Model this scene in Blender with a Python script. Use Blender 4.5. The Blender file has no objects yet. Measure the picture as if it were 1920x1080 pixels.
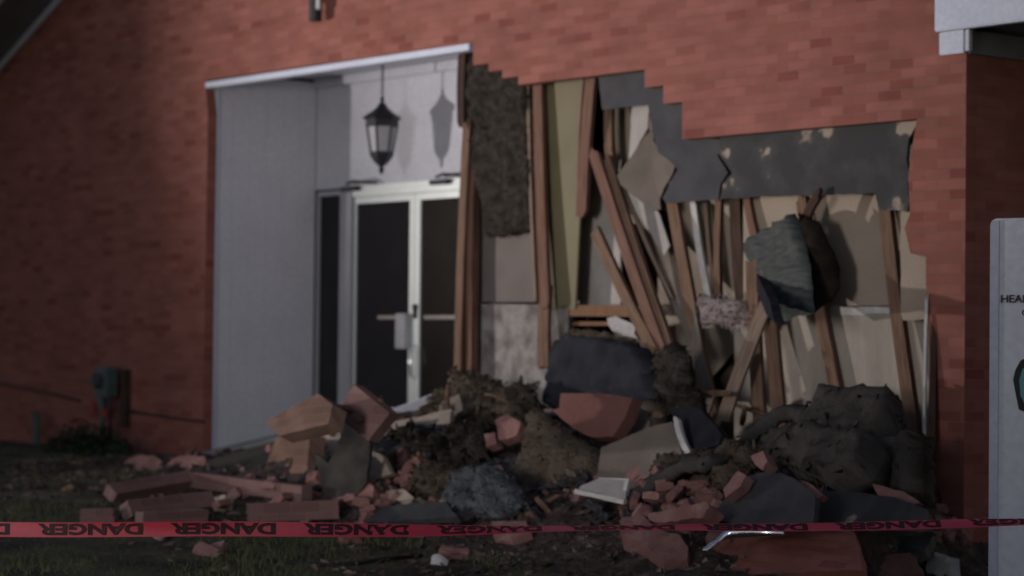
import bpy, bmesh, math, random
import numpy as np
from mathutils import Vector, Matrix, noise
from mathutils.geometry import delaunay_2d_cdt
random.seed(7)
S = bpy.context.scene
# ------------------------------------------------------------------ camera
A = math.radians(50); PT = math.radians(1.33); RL = math.radians(.6); FPX = 4300
F = Vector((-math.sin(A)*math.cos(PT), math.cos(A)*math.cos(PT), math.sin(PT)))
R0 = Vector((math.cos(A), math.sin(A), 0)); U0 = R0.cross(F)
CR = R0*math.cos(RL) + U0*math.sin(RL); CU = U0*math.cos(RL) - R0*math.sin(RL)
CAM = Vector((18.07*math.sin(A), -18.07*math.cos(A), 1.5))
cd = bpy.data.cameras.new('camera'); cam = bpy.data.objects.new('camera', cd); S.collection.objects.link(cam)
m = Matrix((CR, CU, -F)).transposed().to_4x4(); m.translation = CAM; cam.matrix_world = m
cd.sensor_width = 36; cd.lens = 36*FPX/1920; cd.clip_end = 500
cd.dof.use_dof = True; cd.dof.focus_distance = 11.4; cd.dof.aperture_fstop = 1.6
S.camera = cam
# ------------------------------------------------------------------ world: last dusk light
W = bpy.data.worlds.new('World'); S.world = W; W.use_nodes = True
nt = W.node_tree; bg = nt.nodes['Background']
sky = nt.nodes.new('ShaderNodeTexSky'); sky.sky_type = 'NISHITA'; sky.sun_disc = False
sky.sun_elevation = math.radians(9.0); sky.sun_rotation = math.radians(-35)
tm = nt.nodes.new('ShaderNodeVectorMath'); tm.operation = 'MULTIPLY'; tm.inputs[1].default_value = (1.22, .96, .98)   # reddish tint pulls the cyan sky towards neutral
nt.links.new(sky.outputs[0], tm.inputs[0]); nt.links.new(tm.outputs[0], bg.inputs[0]); bg.inputs[1].default_value = .10
# the crew's floodlight, standing on the street left of the camera
ld = bpy.data.lights.new('floodlight', 'SPOT'); lo = bpy.data.objects.new('floodlight', ld); S.collection.objects.link(lo)
ld.energy = 7000; ld.color = (1, .93, .92); ld.spot_size = math.radians(49); ld.spot_blend = 1.0; ld.shadow_soft_size = .14
LP = Vector((-9.6, -11.5, 1.15)); lo.location = LP
lo.rotation_euler = (Vector((1.0, 0, 5.7))-LP).to_track_quat('-Z', 'Y').to_euler()
# second crew light, a large soft head nearer the camera
l2 = bpy.data.lights.new('soft_floodlight', 'SPOT'); o_l2 = bpy.data.objects.new('soft_floodlight', l2); S.collection.objects.link(o_l2)
l2.energy = 2900; l2.color = (1, .95, .96); l2.spot_size = math.radians(46); l2.spot_blend = 1.0; l2.shadow_soft_size = 1.2
o_l2.location = (6.5, -14.5, 2.3); o_l2.rotation_euler = (Vector((.2, 0, 3.9))-Vector((6.5, -14.5, 2.3))).to_track_quat('-Z', 'Y').to_euler()
S.view_settings.view_transform = 'Standard'; S.view_settings.look = 'None'; S.view_settings.exposure = 0; S.view_settings.gamma = 1

# ------------------------------------------------------------------ helpers
def ray(px, py): return F*FPX + CR*(px-960) - CU*(py-540)
def P(px, py, y=0.):
    d = ray(px, py); return CAM + d*((y-CAM.y)/d.y)
def PX(px, py, x):
    d = ray(px, py); return CAM + d*((x-CAM.x)/d.x)
def tag(o, label=None, cat=None, group=None, kind=None):
    if label: o['label'] = label
    if cat: o['category'] = cat
    if group: o['group'] = group
    if kind: o['kind'] = kind
    return o
def link(name, me, mat=None, parent=None):
    o = bpy.data.objects.new(name, me); S.collection.objects.link(o)
    if mat: me.materials.append(mat)
    if parent: o.parent = parent; o.matrix_parent_inverse = parent.matrix_world.inverted()
    return o
def empty(name, loc):
    o = bpy.data.objects.new(name, None); o.location = loc; o.matrix_world = Matrix.Translation(loc); S.collection.objects.link(o)
    o.empty_display_size = .2
    return o
def origin(o):
    """put a top-level mesh's origin at its base centre"""
    me = o.data; n = len(me.vertices); a = np.empty(n*3); me.vertices.foreach_get('co', a); a = a.reshape(-1, 3)
    c = np.array([(a[:, 0].min()+a[:, 0].max())/2, (a[:, 1].min()+a[:, 1].max())/2, a[:, 2].min()])
    a -= c; me.vertices.foreach_set('co', a.ravel()); o.location = c
    return o
def boxuv(me, sc=1.):
    uv = me.uv_layers.new(name='UVMap') if not me.uv_layers else me.uv_layers[0]
    for p in me.polygons:
        n = p.normal; ax = max(range(3), key=lambda i: abs(n[i]))
        for li in p.loop_indices:
            c = me.vertices[me.loops[li].vertex_index].co
            uv.data[li].uv = ((c.y, c.z), (c.x, c.z), (c.x, c.y))[ax]
def mesh_bm(name, bm, mat, parent=None, uv=True, smooth=False):
    me = bpy.data.meshes.new(name); bm.normal_update(); bm.to_mesh(me); bm.free()
    if uv: boxuv(me)
    if smooth: me.polygons.foreach_set('use_smooth', [True]*len(me.polygons))
    return link(name, me, mat, parent)
def add_box(bm, a, b, bev=0.):
    a = Vector(a); b = Vector(b)
    r = bmesh.ops.create_cube(bm, size=1, matrix=Matrix.Translation((a+b)/2) @ Matrix.Diagonal((abs(b.x-a.x), abs(b.y-a.y), abs(b.z-a.z), 1)))
    if bev: bmesh.ops.bevel(bm, geom=list({e for v in r['verts'] for e in v.link_edges}), offset=bev, segments=2, affect='EDGES')
def box(name, a, b, mat, parent=None, bev=.004):
    bm = bmesh.new(); add_box(bm, a, b, bev); return mesh_bm(name, bm, mat, parent)
def tube_bm(bm, pts, rad, n=8):
    pts = [Vector(p) for p in pts]; rings = []
    for i, p in enumerate(pts):
        d = (pts[min(i+1, len(pts)-1)]-pts[max(i-1, 0)]).normalized()
        u = d.orthogonal().normalized() if i == 0 else (u - d*u.dot(d)).normalized()
        v = d.cross(u); r = rad[i] if isinstance(rad, (list, tuple)) else rad
        rings.append([bm.verts.new(p+(u*math.cos(t)+v*math.sin(t))*r) for t in [k*2*math.pi/n for k in range(n)]])
    for a, b in zip(rings, rings[1:]):
        for k in range(n): bm.faces.new((a[k], a[(k+1) % n], b[(k+1) % n], b[k]))
    bm.faces.new(rings[0][::-1]); bm.faces.new(rings[-1])
def lathe_bm(bm, c, prof, n=8, rot=0):
    c = Vector(c); rings = []
    for r, z in prof:
        rings.append([bm.verts.new(c+Vector((math.cos(t)*r, math.sin(t)*r, z))) for t in [rot+k*2*math.pi/n for k in range(n)]])
    for a, b in zip(rings, rings[1:]):
        for k in range(n): bm.faces.new((a[k], a[(k+1) % n], b[(k+1) % n], b[k]))
    bm.faces.new(rings[0][::-1]); bm.faces.new(rings[-1])
def inside(p, poly):
    c = False; n = len(poly)
    for i in range(n):
        a, b = poly[i], poly[i-1]
        if (a[1] > p[1]) != (b[1] > p[1]) and p[0] < (b[0]-a[0])*(p[1]-a[1])/(b[1]-a[1])+a[0]: c = not c
    return c
def segd(p, a, b):
    ab = b-a; t = max(0, min(1, (p-a).dot(ab)/max(ab.length_squared, 1e-9))); return (a+ab*t-p).length
def plate(name, pts3, thick, mat, parent=None, e1=None, nrm=None, edge=0., amp=0., jag=0., sp=None, freq=6, seed=0, smooth=False, fold=0., bow=0.):
    """a slab or soft lump from a planar outline: real thickness, torn outline, uneven faces"""
    c = sum(pts3, Vector())/len(pts3); nrm = Vector(nrm).normalized()
    e1 = Vector(e1) if e1 else Vector((1, 0, 0)); e1 = (e1-nrm*e1.dot(nrm)).normalized(); e2 = nrm.cross(e1)
    if e2.z < 0: e1 = -e1; e2 = -e2
    q = [Vector(((p-c).dot(e1), (p-c).dot(e2))) for p in pts3]
    if sp:
        out = []
        for i in range(len(q)):
            a, b = q[i], q[(i+1) % len(q)]; k = max(1, round((b-a).length/sp))
            for j in range(k):
                v = a.lerp(b, j/k)
                w = noise.noise_vector(Vector((v.x*9+seed*7.3, v.y*9, seed*3.1)))
                w2 = noise.noise_vector(Vector((v.x*31+seed, v.y*31, seed*1.7)))
                out.append(v+Vector((w.x+.6*w2.x, w.y+.6*w2.y))*jag)
        q = out
    n = len(q); pts = list(q); dist = [0.]*n
    if sp:
        xs = [v.x for v in q]; ys = [v.y for v in q]; rnd = random.Random(seed)
        x = min(xs)
        while x < max(xs):
            y = min(ys)
            while y < max(ys):
                v = Vector((x+rnd.uniform(-.25, .25)*sp, y+rnd.uniform(-.25, .25)*sp))
                if inside(v, q):
                    d = min(segd(v, q[i], q[(i+1) % n]) for i in range(n))
                    if d > sp*.5: pts.append(v); dist.append(d)
                y += sp
            x += sp
    res = delaunay_2d_cdt(pts, [(i, (i+1) % n) for i in range(n)], [], 0, 1e-6)
    vs, fs, ov = res[0], res[2], res[3]
    tris = []
    for f in fs:
        cc = (vs[f[0]]+vs[f[1]]+vs[f[2]])/3
        if inside(cc, q): tris.append(f)
    def dd(i):
        o = ov[i]; return dist[o[0]] if o else 0.
    front, back, uvs = [], [], []
    for i, v in enumerate(vs):
        d = dd(i)
        pr = 1. if edge <= 0 else (math.sqrt(max(0, 1-(1-min(1, d/edge))**2)))
        base = thick/2*(pr if edge > 0 else 1)
        nz = noise.fractal(Vector((v.x*freq+seed*5, v.y*freq, seed)), .8, 2.1, 4)*amp
        if fold: nz += fold*(abs(noise.noise(Vector((v.x*2.2+v.y*4+seed, v.y*1.5, seed*2.))))+.5*(1-2.5*abs(noise.noise(Vector((v.x*6-v.y*5+seed, v.y*4+v.x*2, seed*1.3))))))*pr
        b = bow*math.sin(v.x*1.7+seed)
        w = c+e1*v.x+e2*v.y
        front.append(w+nrm*(base+nz*(1 if edge <= 0 else pr)+b)); back.append(w-nrm*(base-b)); uvs.append((v.x, v.y))
    N = len(vs); bm = bmesh.new(); uvl = bm.loops.layers.uv.new('UVMap')
    V = [bm.verts.new(p) for p in front]+[bm.verts.new(p) for p in back]
    def face(ids, side=False):
        try: f = bm.faces.new([V[i] for i in ids])
        except ValueError: return
        f.smooth = smooth and not (side and edge <= 0)
        for l, i in zip(f.loops, ids):
            u = uvs[i % N]
            l[uvl].uv = (u[0]+(thick if (side and i >= N) else 0), u[1]+(thick*.7 if (side and i >= N) else 0))
    for f in tris:
        face(list(f)); face([i+N for i in reversed(f)])
    ec = {}
    for f in tris:
        for k in range(3):
            e = (f[k], f[(k+1) % 3]); ec[e] = 1
    for (a, b) in list(ec):
        if (b, a) not in ec: face([b, a, a+N, b+N], True)
    bmesh.ops.recalc_face_normals(bm, faces=bm.faces)
    me = bpy.data.meshes.new(name); bm.to_mesh(me); bm.free()
    return link(name, me, mat, parent)
def fuzz(o, n, size, seed):
    """torn fibres standing off a lump, added to the lump's own mesh"""
    me = o.data; rn = random.Random(seed); bm = bmesh.new(); bm.from_mesh(me); bm.faces.ensure_lookup_table(); uvl = bm.loops.layers.uv.active
    fs = [f for f in bm.faces]
    ar = [f.calc_area() for f in fs]
    for f in rn.choices(fs, ar, k=n):
        c = f.calc_center_median()+Vector((rn.gauss(0, .012), rn.gauss(0, .012), rn.gauss(0, .012))); nn = f.normal
        d = (nn*rn.uniform(.1, .7)+Vector((rn.gauss(0, 1), rn.gauss(0, 1), rn.gauss(0, .8)-.25))).normalized(); L = size*rn.uniform(.4, 1.6); w = d.cross(nn).normalized()*size*rn.uniform(.08, .35)
        m1 = c+d*L*.5+nn*size*.15; e = c+d*L+Vector((0, 0, -size*.2))
        vv = [bm.verts.new(p) for p in (c-w, c+w, m1+w*.9, e+w*.25, e-w*.3, m1-w*.8)]
        for q in ((0, 1, 2, 5), (5, 2, 3, 4)):
            g_ = bm.faces.new([vv[i] for i in q])
            for l in g_.loops: l[uvl].uv = (l.vert.co.x+o.location.x, l.vert.co.z)
    bm.to_mesh(me); bm.free(); return o
SEED = [1]
def slab(name, px, y, mat, thick=.06, nrm=(0, -1, .0), parent=None, label=None, cat=None, group=None, depths=None, **k):
    """outline seen from the street, laid on its own plane at distance y from the facade"""
    mx = sum(p[0] for p in px)/len(px); my = sum(p[1] for p in px)/len(px)
    c = P(mx, my, y); n = Vector(nrm).normalized(); pts = []
    for p in px:
        d = ray(*p); pts.append(CAM+d*((c-CAM).dot(n)/d.dot(n)))
    SEED[0] += 1; k.setdefault('seed', SEED[0]); k.setdefault('sp', .05)
    o = plate(name, pts, thick, mat, parent, nrm=n, **k)
    if not parent: origin(o)
    if label: tag(o, label, cat, group)
    return o
def lumber(name, a, b, mat, w=.09, t=.04, rowuv=False, parent=None, label=None, cat='board', group=None, twist=0., split=.05, bow=.012, **k):
    """board from pixel a=(px,py,y) to b, rectangular section, splintered ends"""
    A3 = P(*a); B3 = P(*b); d = (B3-A3); L = d.length; d.normalize()
    face = Vector((.25, -1, 0)); face = (face-d*face.dot(d)).normalized()
    if twist: face = Matrix.Rotation(twist, 3, d) @ face
    side = d.cross(face); bm = bmesh.new(); uvl = bm.loops.layers.uv.new('UVMap')
    rnd = random.Random(int(abs(A3.x*1000))+SEED[0]); SEED[0] += 1
    K = 14; J = 5; grid = []
    prof = [(-.5, -.5), (-.25, -.5), (0, -.5), (.25, -.5), (.5, -.5), (.5, .5), (.25, .5), (0, .5), (-.25, .5), (-.5, .5)]
    e0 = [rnd.uniform(-split, split) for _ in range(5)]; e1_ = [rnd.uniform(-split, split) for _ in range(5)]
    for i in range(K+1):
        row = []
        for s, f in prof:
            ci = round((s+.5)*4); u = i/K
            al = u*L+(e0[ci] if i == 0 else 0)+(e1_[ci] if i == K else 0)
            off = bow*math.sin(u*math.pi)+.002*noise.noise(Vector((al*5, s*3, A3.x)))
            row.append(bm.verts.new(A3+d*al+side*(s*w+off)+face*(-f*t)))
        grid.append(row)
    m_ = len(prof)
    for i in range(K):
        for j in range(m_):
            f = bm.faces.new((grid[i][j], grid[i][(j+1) % m_], grid[i+1][(j+1) % m_], grid[i+1][j]))
            for l, (ii, jj) in zip(f.loops, ((i, j), (i, j+1), (i+1, j+1), (i+1, j))):
                l[uvl].uv = (ii*L/K, jj*.029) if rowuv else (jj*.03+A3.x, ii*L/K+A3.y)
    for row in (grid[0], grid[-1]):
        for j in range(4):
            try: bm.faces.new((row[j], row[j+1], row[8-j], row[9-j]))
            except ValueError: pass
    bmesh.ops.recalc_face_normals(bm, faces=bm.faces)
    me = bpy.data.meshes.new(name); bm.to_mesh(me); bm.free()
    o = link(name, me, mat, parent)
    if not parent: origin(o)
    if label: tag(o, label, cat, group)
    return o

# ------------------------------------------------------------------ materials
def newmat(name):
    mt = bpy.data.materials.new(name); mt.use_nodes = True; t = mt.node_tree
    return mt, t, t.nodes['Principled BSDF'], t.nodes, t.links
def ramp(N, stops):
    r = N.new('ShaderNodeValToRGB'); e = r.color_ramp.elements
    while len(e) < len(stops): e.new(.5)
    for el, (p, c) in zip(e, stops): el.position = p; el.color = (*c, 1)
    return r
def mottled(name, c1, c2, scale=6, rough=.9, bump=.3, bdist=.01, uv='UV', stretch=(1, 1, 1), detail=6, c3=None, c3o=.12, spec=.3, metal=0., thr=(.35, .65), fine=60):
    mt, t, B, N, L = newmat(name)
    tc = N.new('ShaderNodeTexCoord'); mp = N.new('ShaderNodeMapping'); mp.inputs['Scale'].default_value = stretch
    oi = N.new('ShaderNodeObjectInfo'); ad = N.new('ShaderNodeVectorMath'); ad.operation = 'ADD'
    ml = N.new('ShaderNodeVectorMath'); ml.operation = 'SCALE'; ml.inputs[0].default_value = (13, 7, 5)
    L.new(oi.outputs['Random'], ml.inputs['Scale'])
    L.new(tc.outputs[uv], ad.inputs[0]); L.new(ml.outputs[0], ad.inputs[1]); L.new(ad.outputs[0], mp.inputs[0])
    n1 = N.new('ShaderNodeTexNoise'); n1.inputs['Scale'].default_value = scale; n1.inputs['Detail'].default_value = detail
    n2 = N.new('ShaderNodeTexNoise'); n2.inputs['Scale'].default_value = fine; n2.inputs['Detail'].default_value = 4
    L.new(mp.outputs[0], n1.inputs[0]); L.new(mp.outputs[0], n2.inputs[0])
    st = [(thr[0], c1), (thr[1], c2)]
    if c3: st = [(thr[0], c1), (thr[1], c2), (min(1, thr[1]+c3o), c3)]
    r = ramp(N, st); L.new(n1.outputs[0], r.inputs[0])
    hs = N.new('ShaderNodeHueSaturation'); mr = N.new('ShaderNodeMapRange'); mr.inputs[3].default_value = .8; mr.inputs[4].default_value = 1.2
    L.new(n2.outputs[0], mr.inputs[0]); L.new(mr.outputs[0], hs.inputs['Value']); L.new(r.outputs[0], hs.inputs['Color'])
    L.new(hs.outputs[0], B.inputs['Base Color'])
    B.inputs['Roughness'].default_value = rough; B.inputs['Specular IOR Level'].default_value = spec; B.inputs['Metallic'].default_value = metal
    if bump:
        bp = N.new('ShaderNodeBump'); bp.inputs['Strength'].default_value = bump; bp.inputs['Distance'].default_value = bdist
        L.new(n2.outputs[0], bp.inputs['Height']); L.new(bp.outputs[0], B.inputs['Normal'])
    return mt
def brickmat(name, c1, c2, mortar, dark=(.21, .065, .045), dirt=(.05, .035, .03), dirt_amt=.0, rot=0):
    mt, t, B, N, L = newmat(name)
    tc = N.new('ShaderNodeTexCoord')
    br = N.new('ShaderNodeTexBrick'); L.new(tc.outputs['UV'], br.inputs['Vector'])
    br.inputs['Scale'].default_value = 1; br.inputs['Brick Width'].default_value = .203; br.inputs['Row Height'].default_value = .0677
    br.inputs['Mortar Size'].default_value = .0045; br.inputs['Mortar Smooth'].default_value = .3
    br.inputs['Color1'].default_value = (0, 0, 0, 1); br.inputs['Color2'].default_value = (1, 1, 1, 1); br.inputs['Mortar'].default_value = (.5, .5, .5, 1)
    rp = ramp(N, [(0, dark), (.11, c1), (.55, c2), (1, tuple(min(1, v*1.12) for v in c2))]); L.new(br.outputs['Color'], rp.inputs[0])
    n1 = N.new('ShaderNodeTexNoise'); n1.inputs['Scale'].default_value = 2.2; n1.inputs['Detail'].default_value = 8; L.new(tc.outputs['UV'], n1.inputs[0])
    mp = N.new('ShaderNodeMapping'); mp.inputs['Scale'].default_value = (2.5, 9, 1); L.new(tc.outputs['UV'], mp.inputs[0])
    n2 = N.new('ShaderNodeTexNoise'); n2.inputs['Scale'].default_value = 1.; n2.inputs['Detail'].default_value = 5; L.new(mp.outputs[0], n2.inputs[0])
    n3 = N.new('ShaderNodeTexNoise'); n3.inputs['Scale'].default_value = 70; n3.inputs['Detail'].default_value = 4; L.new(tc.outputs['UV'], n3.inputs[0])
    m1 = N.new('ShaderNodeMix'); m1.data_type = 'RGBA'; L.new(br.outputs['Fac'], m1.inputs[0]); L.new(rp.outputs[0], m1.inputs[6]); m1.inputs[7].default_value = (*mortar, 1)
    hs = N.new('ShaderNodeHueSaturation'); mr = N.new('ShaderNodeMapRange'); mr.inputs[1].default_value = .3; mr.inputs[2].default_value = .7; mr.inputs[3].default_value = .76; mr.inputs[4].default_value = 1.2
    ad = N.new('ShaderNodeMath'); ad.operation = 'ADD'; L.new(n1.outputs[0], ad.inputs[0]); L.new(n2.outputs[0], ad.inputs[1])
    hf = N.new('ShaderNodeMath'); hf.operation = 'MULTIPLY'; hf.inputs[1].default_value = .5; L.new(ad.outputs[0], hf.inputs[0])
    L.new(hf.outputs[0], mr.inputs[0]); L.new(mr.outputs[0], hs.inputs['Value']); L.new(m1.outputs[2], hs.inputs['Color'])
    L.new(hs.outputs[0], B.inputs['Base Color'])
    B.inputs['Roughness'].default_value = .88; B.inputs['Specular IOR Level'].default_value = .25
    h = N.new('ShaderNodeMath'); h.operation = 'MULTIPLY_ADD'; L.new(br.outputs['Fac'], h.inputs[0]); h.inputs[1].default_value = -1.; L.new(n3.outputs[0], h.inputs[2])
    bp = N.new('ShaderNodeBump'); bp.inputs['Strength'].default_value = .5; bp.inputs['Distance'].default_value = .006
    L.new(h.outputs[0], bp.inputs['Height']); L.new(bp.outputs[0], B.inputs['Normal'])
    return mt
M = {}
M['brick'] = brickmat('brickwork', (.227, .078, .057), (.252, .094, .073), (.217, .102, .080), dark=(.19, .054, .042))
M['chunk'] = brickmat('fallen_brickwork', (.22, .105, .085), (.27, .135, .11), (.26, .17, .14), dark=(.17, .07, .055))
M['brickone'] = mottled('loose_brick', (.20, .095, .08), (.27, .145, .13), 9, c3=(.30, .21, .19), thr=(.3, .62), bdist=.006)
M['brickrow'] = brickmat('brick_row', (.175, .096, .086), (.21, .122, .11), (.20, .13, .115), dark=(.145, .075, .065))
M['chunktan'] = brickmat('tan_brickwork', (.15, .085, .062), (.18, .105, .077), (.17, .115, .088), dark=(.125, .068, .05))
M['redflat'] = mottled('red_slab_face', (.125, .054, .045), (.16, .07, .058), 3, bump=.3)
M['pinkish'] = mottled('dusty_wadding', (.20, .155, .145), (.34, .28, .27), 12, rough=1, bump=.9, bdist=.02)
M['grit'] = mottled('mixed_grit', (.05, .038, .03), (.12, .085, .07), 2.6, bump=0, uv='Object', c3=(.30, .22, .19), thr=(.42, .56), fine=7)
M['pitch'] = mottled('pitch_black_felt', (.012, .009, .007), (.026, .020, .016), 6, rough=.9, bump=.5, spec=.08, bdist=.015)
M['tan'] = mottled('mortar_face', (.30, .24, .19), (.42, .35, .28), 9, bdist=.008)
M['panel'] = mottled('grey_panel', (.56, .555, .60), (.60, .595, .64), 2.5, rough=.6, bump=.08, fine=25)
M['frame'] = mottled('grey_frame', (.32, .315, .34), (.36, .355, .38), 3, rough=.5, bump=.05)
M['white'] = mottled('white_paint', (.45, .455, .50), (.49, .495, .53), 3, rough=.5, bump=.1, fine=30)
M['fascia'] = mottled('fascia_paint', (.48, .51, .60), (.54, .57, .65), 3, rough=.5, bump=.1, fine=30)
M['soffit'] = mottled('soffit_and_shaded_frieze', (.16, .17, .19), (.20, .21, .23), 4, rough=.7, bump=.1)
M['alu'] = mottled('aluminium', (.80, .85, .82), (.84, .89, .86), 3, rough=.36, bump=.02, metal=.6, spec=.6)
M['wood'] = mottled('lumber_wood', (.12, .07, .045), (.215, .132, .088), 4, stretch=(14, 1, 1), bdist=.003, fine=14)
M['woodlight'] = mottled('fresh_split_wood', (.17, .12, .088), (.28, .205, .155), 4, stretch=(14, 1, 1), bdist=.003, fine=14)
M['woodred'] = mottled('reddish_lumber', (.135, .07, .049), (.205, .115, .083), 4, stretch=(14, 1, 1), bdist=.003, fine=14)
M['wooddark'] = mottled('dark_lumber', (.035, .02, .014), (.075, .043, .031), 4, stretch=(14, 1, 1), bdist=.003, fine=14)
M['orange'] = mottled('orange_lumber', (.16, .082, .045), (.21, .115, .068), 4, stretch=(1, 12, 1), bdist=.003, fine=14)
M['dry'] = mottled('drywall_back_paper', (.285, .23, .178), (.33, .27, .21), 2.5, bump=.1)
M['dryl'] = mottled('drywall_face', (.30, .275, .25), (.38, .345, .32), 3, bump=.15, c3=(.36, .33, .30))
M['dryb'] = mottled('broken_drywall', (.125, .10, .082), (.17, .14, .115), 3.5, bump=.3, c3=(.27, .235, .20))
M['greywall'] = mottled('dimmed_drywall', (.14, .118, .108), (.165, .142, .13), 2.5, bump=.1)  # base colour darkened in place of weaker light on the upper sheet
M['dimmarked'] = mottled('dim_marked_drywall', (.11, .094, .086), (.185, .165, .15), 7, bump=.15, thr=(.30, .46), c3=(.27, .25, .235), c3o=.15)  # marks belong to the board; its base is darkened for the weaker light
M['yellow'] = mottled('ochre_wall', (.15, .128, .073), (.175, .152, .09), 2.0, rough=.7, bump=.1)
M['wains'] = mottled('lower_wall', (.28, .245, .205), (.38, .335, .285), 1.6, bump=.12, stretch=(4, .4, 1), fine=30)
M['tar'] = mottled('tar_paper_board', (.040, .040, .043), (.058, .057, .061), 5, rough=.8, bump=.25)
M['tarscuff'] = mottled('scuffed_tar_board', (.034, .033, .033), (.052, .050, .050), 4.2, rough=.8, bump=.25, c3=(.30, .24, .19), thr=(.45, .635), c3o=.05, detail=3)
M['tarblue'] = mottled('blue_black_sheet', (.020, .020, .025), (.034, .034, .042), 5, rough=.9, bump=.4, spec=.06)
M['tarblack'] = mottled('black_sheet', (.036, .032, .029), (.070, .062, .055), 5, rough=.85, bump=.6, spec=.1, bdist=.015)
M['green'] = mottled('green_grey_sheet', (.035, .040, .037), (.075, .083, .076), 7, rough=.75, bump=.4, stretch=(1, 5, 1))
M['fiber'] = mottled('glass_fibre_batt', (.024, .020, .016), (.058, .048, .040), 14, rough=1, bump=1., bdist=.03, spec=.1, fine=45)
M['fiberb'] = mottled('brown_fibre_batt', (.055, .042, .031), (.105, .083, .063), 10, rough=1, bump=1., bdist=.03, spec=.1, fine=45)
M['fluff'] = mottled('blue_grey_fluff', (.05, .054, .058), (.12, .128, .138), 12, rough=.9, bump=.9, bdist=.03)
M['glass'] = mottled('dark_door_glass', (.010, .009, .010), (.015, .013, .015), 3, rough=.18, bump=0, spec=.25)
M['iron'] = mottled('black_iron', (.018, .018, .02), (.032, .032, .036), 8, rough=.5, bump=.1)
M['frost'] = mottled('frosted_glass', (.36, .36, .37), (.42, .42, .43), 8, rough=.4, bump=.05)
M['steel'] = mottled('bright_steel', (.80, .83, .88), (.88, .90, .93), 8, rough=.22, bump=.1, metal=1.)
M['debris'] = mottled('crushed_debris', (.035, .027, .022), (.085, .062, .05), 9, rough=1, bump=1., bdist=.04, c3=(.20, .12, .10), thr=(.38, .62), uv='Object', fine=28)
M['grass'] = mottled('lawn_soil', (.028, .024, .017), (.075, .075, .038), 2.2, rough=1, bump=1., bdist=.05, uv='Object', c3=(.12, .105, .065), thr=(.38, .6), fine=18)
M['blade'] = mottled('grass_blade', (.05, .068, .026), (.14, .14, .07), .9, rough=.9, bump=0, uv='Object')
M['leaf'] = mottled('dark_leaf', (.015, .025, .013), (.035, .05, .025), 5, rough=.8, bump=0, uv='Object')
M['concrete'] = mottled('concrete', (.24, .24, .23), (.33, .33, .31), 4, bump=.3)
M['tape'] = mottled('red_tape', (.46, .03, .055), (.52, .04, .065), 3, rough=.4, bump=.03, spec=.5)
M['ink'] = mottled('black_ink', (.03, .006, .008), (.045, .01, .012), 8, rough=.6, bump=0)
M['sign'] = mottled('white_sign_face', (.70, .72, .76), (.74, .76, .80), 1.5, rough=.8, bump=.03, fine=20, spec=.08)
M['teal'] = mottled('teal_print', (.10, .30, .30), (.14, .36, .36), 5, rough=.5, bump=0)
M['black'] = mottled('black_print', (.015, .015, .02), (.02, .02, .026), 5, rough=.5, bump=0)
M['meter'] = mottled('grey_green_enamel', (.055, .08, .078), (.10, .13, .12), 9, rough=.6, bump=.1)
M['red'] = mottled('red_enamel', (.22, .012, .02), (.28, .02, .025), 9, rough=.5, bump=.1)
M['plaster'] = mottled('pale_plaster', (.45, .43, .40), (.58, .56, .53), 12, bump=.4)
M['hose'] = mottled('black_rubber', (.012, .012, .012), (.02, .02, .02), 9, rough=.6, bump=0)

# ------------------------------------------------------------------ ground
XL = -4.478; XR = 4.495; DR = 1.25; ZF = .66
def ground(x, y):
    t = min(1, max(0, (XL+2.5-x)/-6.0)); base = .38-.36*(t*t*(3-2*t))
    f = min(1, max(0, (-y-.3)/9.)); f = f*f*(3-2*f)
    return base*(1-f)+.0*f+.02*noise.noise(Vector((x*1.3, y*1.3, 0)))
def grid_mesh(name, x0, x1, y0, y1, st, fn, mat):
    nx = int((x1-x0)/st)+1; ny = int((y1-y0)/st)+1
    v = [(x0+i*(x1-x0)/(nx-1), y0+j*(y1-y0)/(ny-1), 0) for j in range(ny) for i in range(nx)]
    v = [(a, b, fn(a, b)) for a, b, _ in v]
    f = [(j*nx+i, j*nx+i+1, (j+1)*nx+i+1, (j+1)*nx+i) for j in range(ny-1) for i in range(nx-1)]
    me = bpy.data.meshes.new(name); me.from_pydata(v, [], f); me.polygons.foreach_set('use_smooth', [True]*len(f))
    return link(name, me, mat)
def gfn(x, y):
    return ground(x, y)+(.018*noise.fractal(Vector((x*4, y*4, 1)), .8, 2, 4) if abs(x) < 14 and y > -14 else -.0)
g = grid_mesh('ground', -22, 24, -22, 12, .17, gfn, M['grass']); tag(g, kind='structure')
far = grid_mesh('far_ground', -400, 400, -400, 400, 40, lambda x, y: -.12, M['grass']); tag(far, kind='structure')
# grass blades on the part of the lawn in view
bm = bmesh.new(); rnd = random.Random(3); cnt = 0
while cnt < 26000:
    px = rnd.uniform(-60, 1990); py = rnd.uniform(850, 1120)
    d = ray(px, py)
    if d.z > -1: continue
    p = CAM+d*((.12-CAM.z)/d.z)
    x, y = p.x, p.y
    if y > -.15 or y < -9: continue
    z = gfn(x, y); dens = noise.noise(Vector((x*.9, y*.9, 5)))
    cnt += 1
    if dens < -.05 and rnd.random() < .8: continue
    h = rnd.uniform(.02, .065)*(1+dens); a = rnd.uniform(0, 6.28); w = .004
    q = Vector((x+rnd.gauss(0, .03), y+rnd.gauss(0, .03), z-.005)); s = Vector((math.cos(a), math.sin(a), 0))*w
    top = q+Vector((rnd.gauss(0, .02), rnd.gauss(0, .02), h))
    bm.faces.new((bm.verts.new(q-s), bm.verts.new(q+s), bm.verts.new(top)))
o = mesh_bm('grass', bm, M['blade'], uv=False); tag(o, 'short patchy lawn grass below the tape and the rubble', 'grass', kind='stuff')

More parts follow.
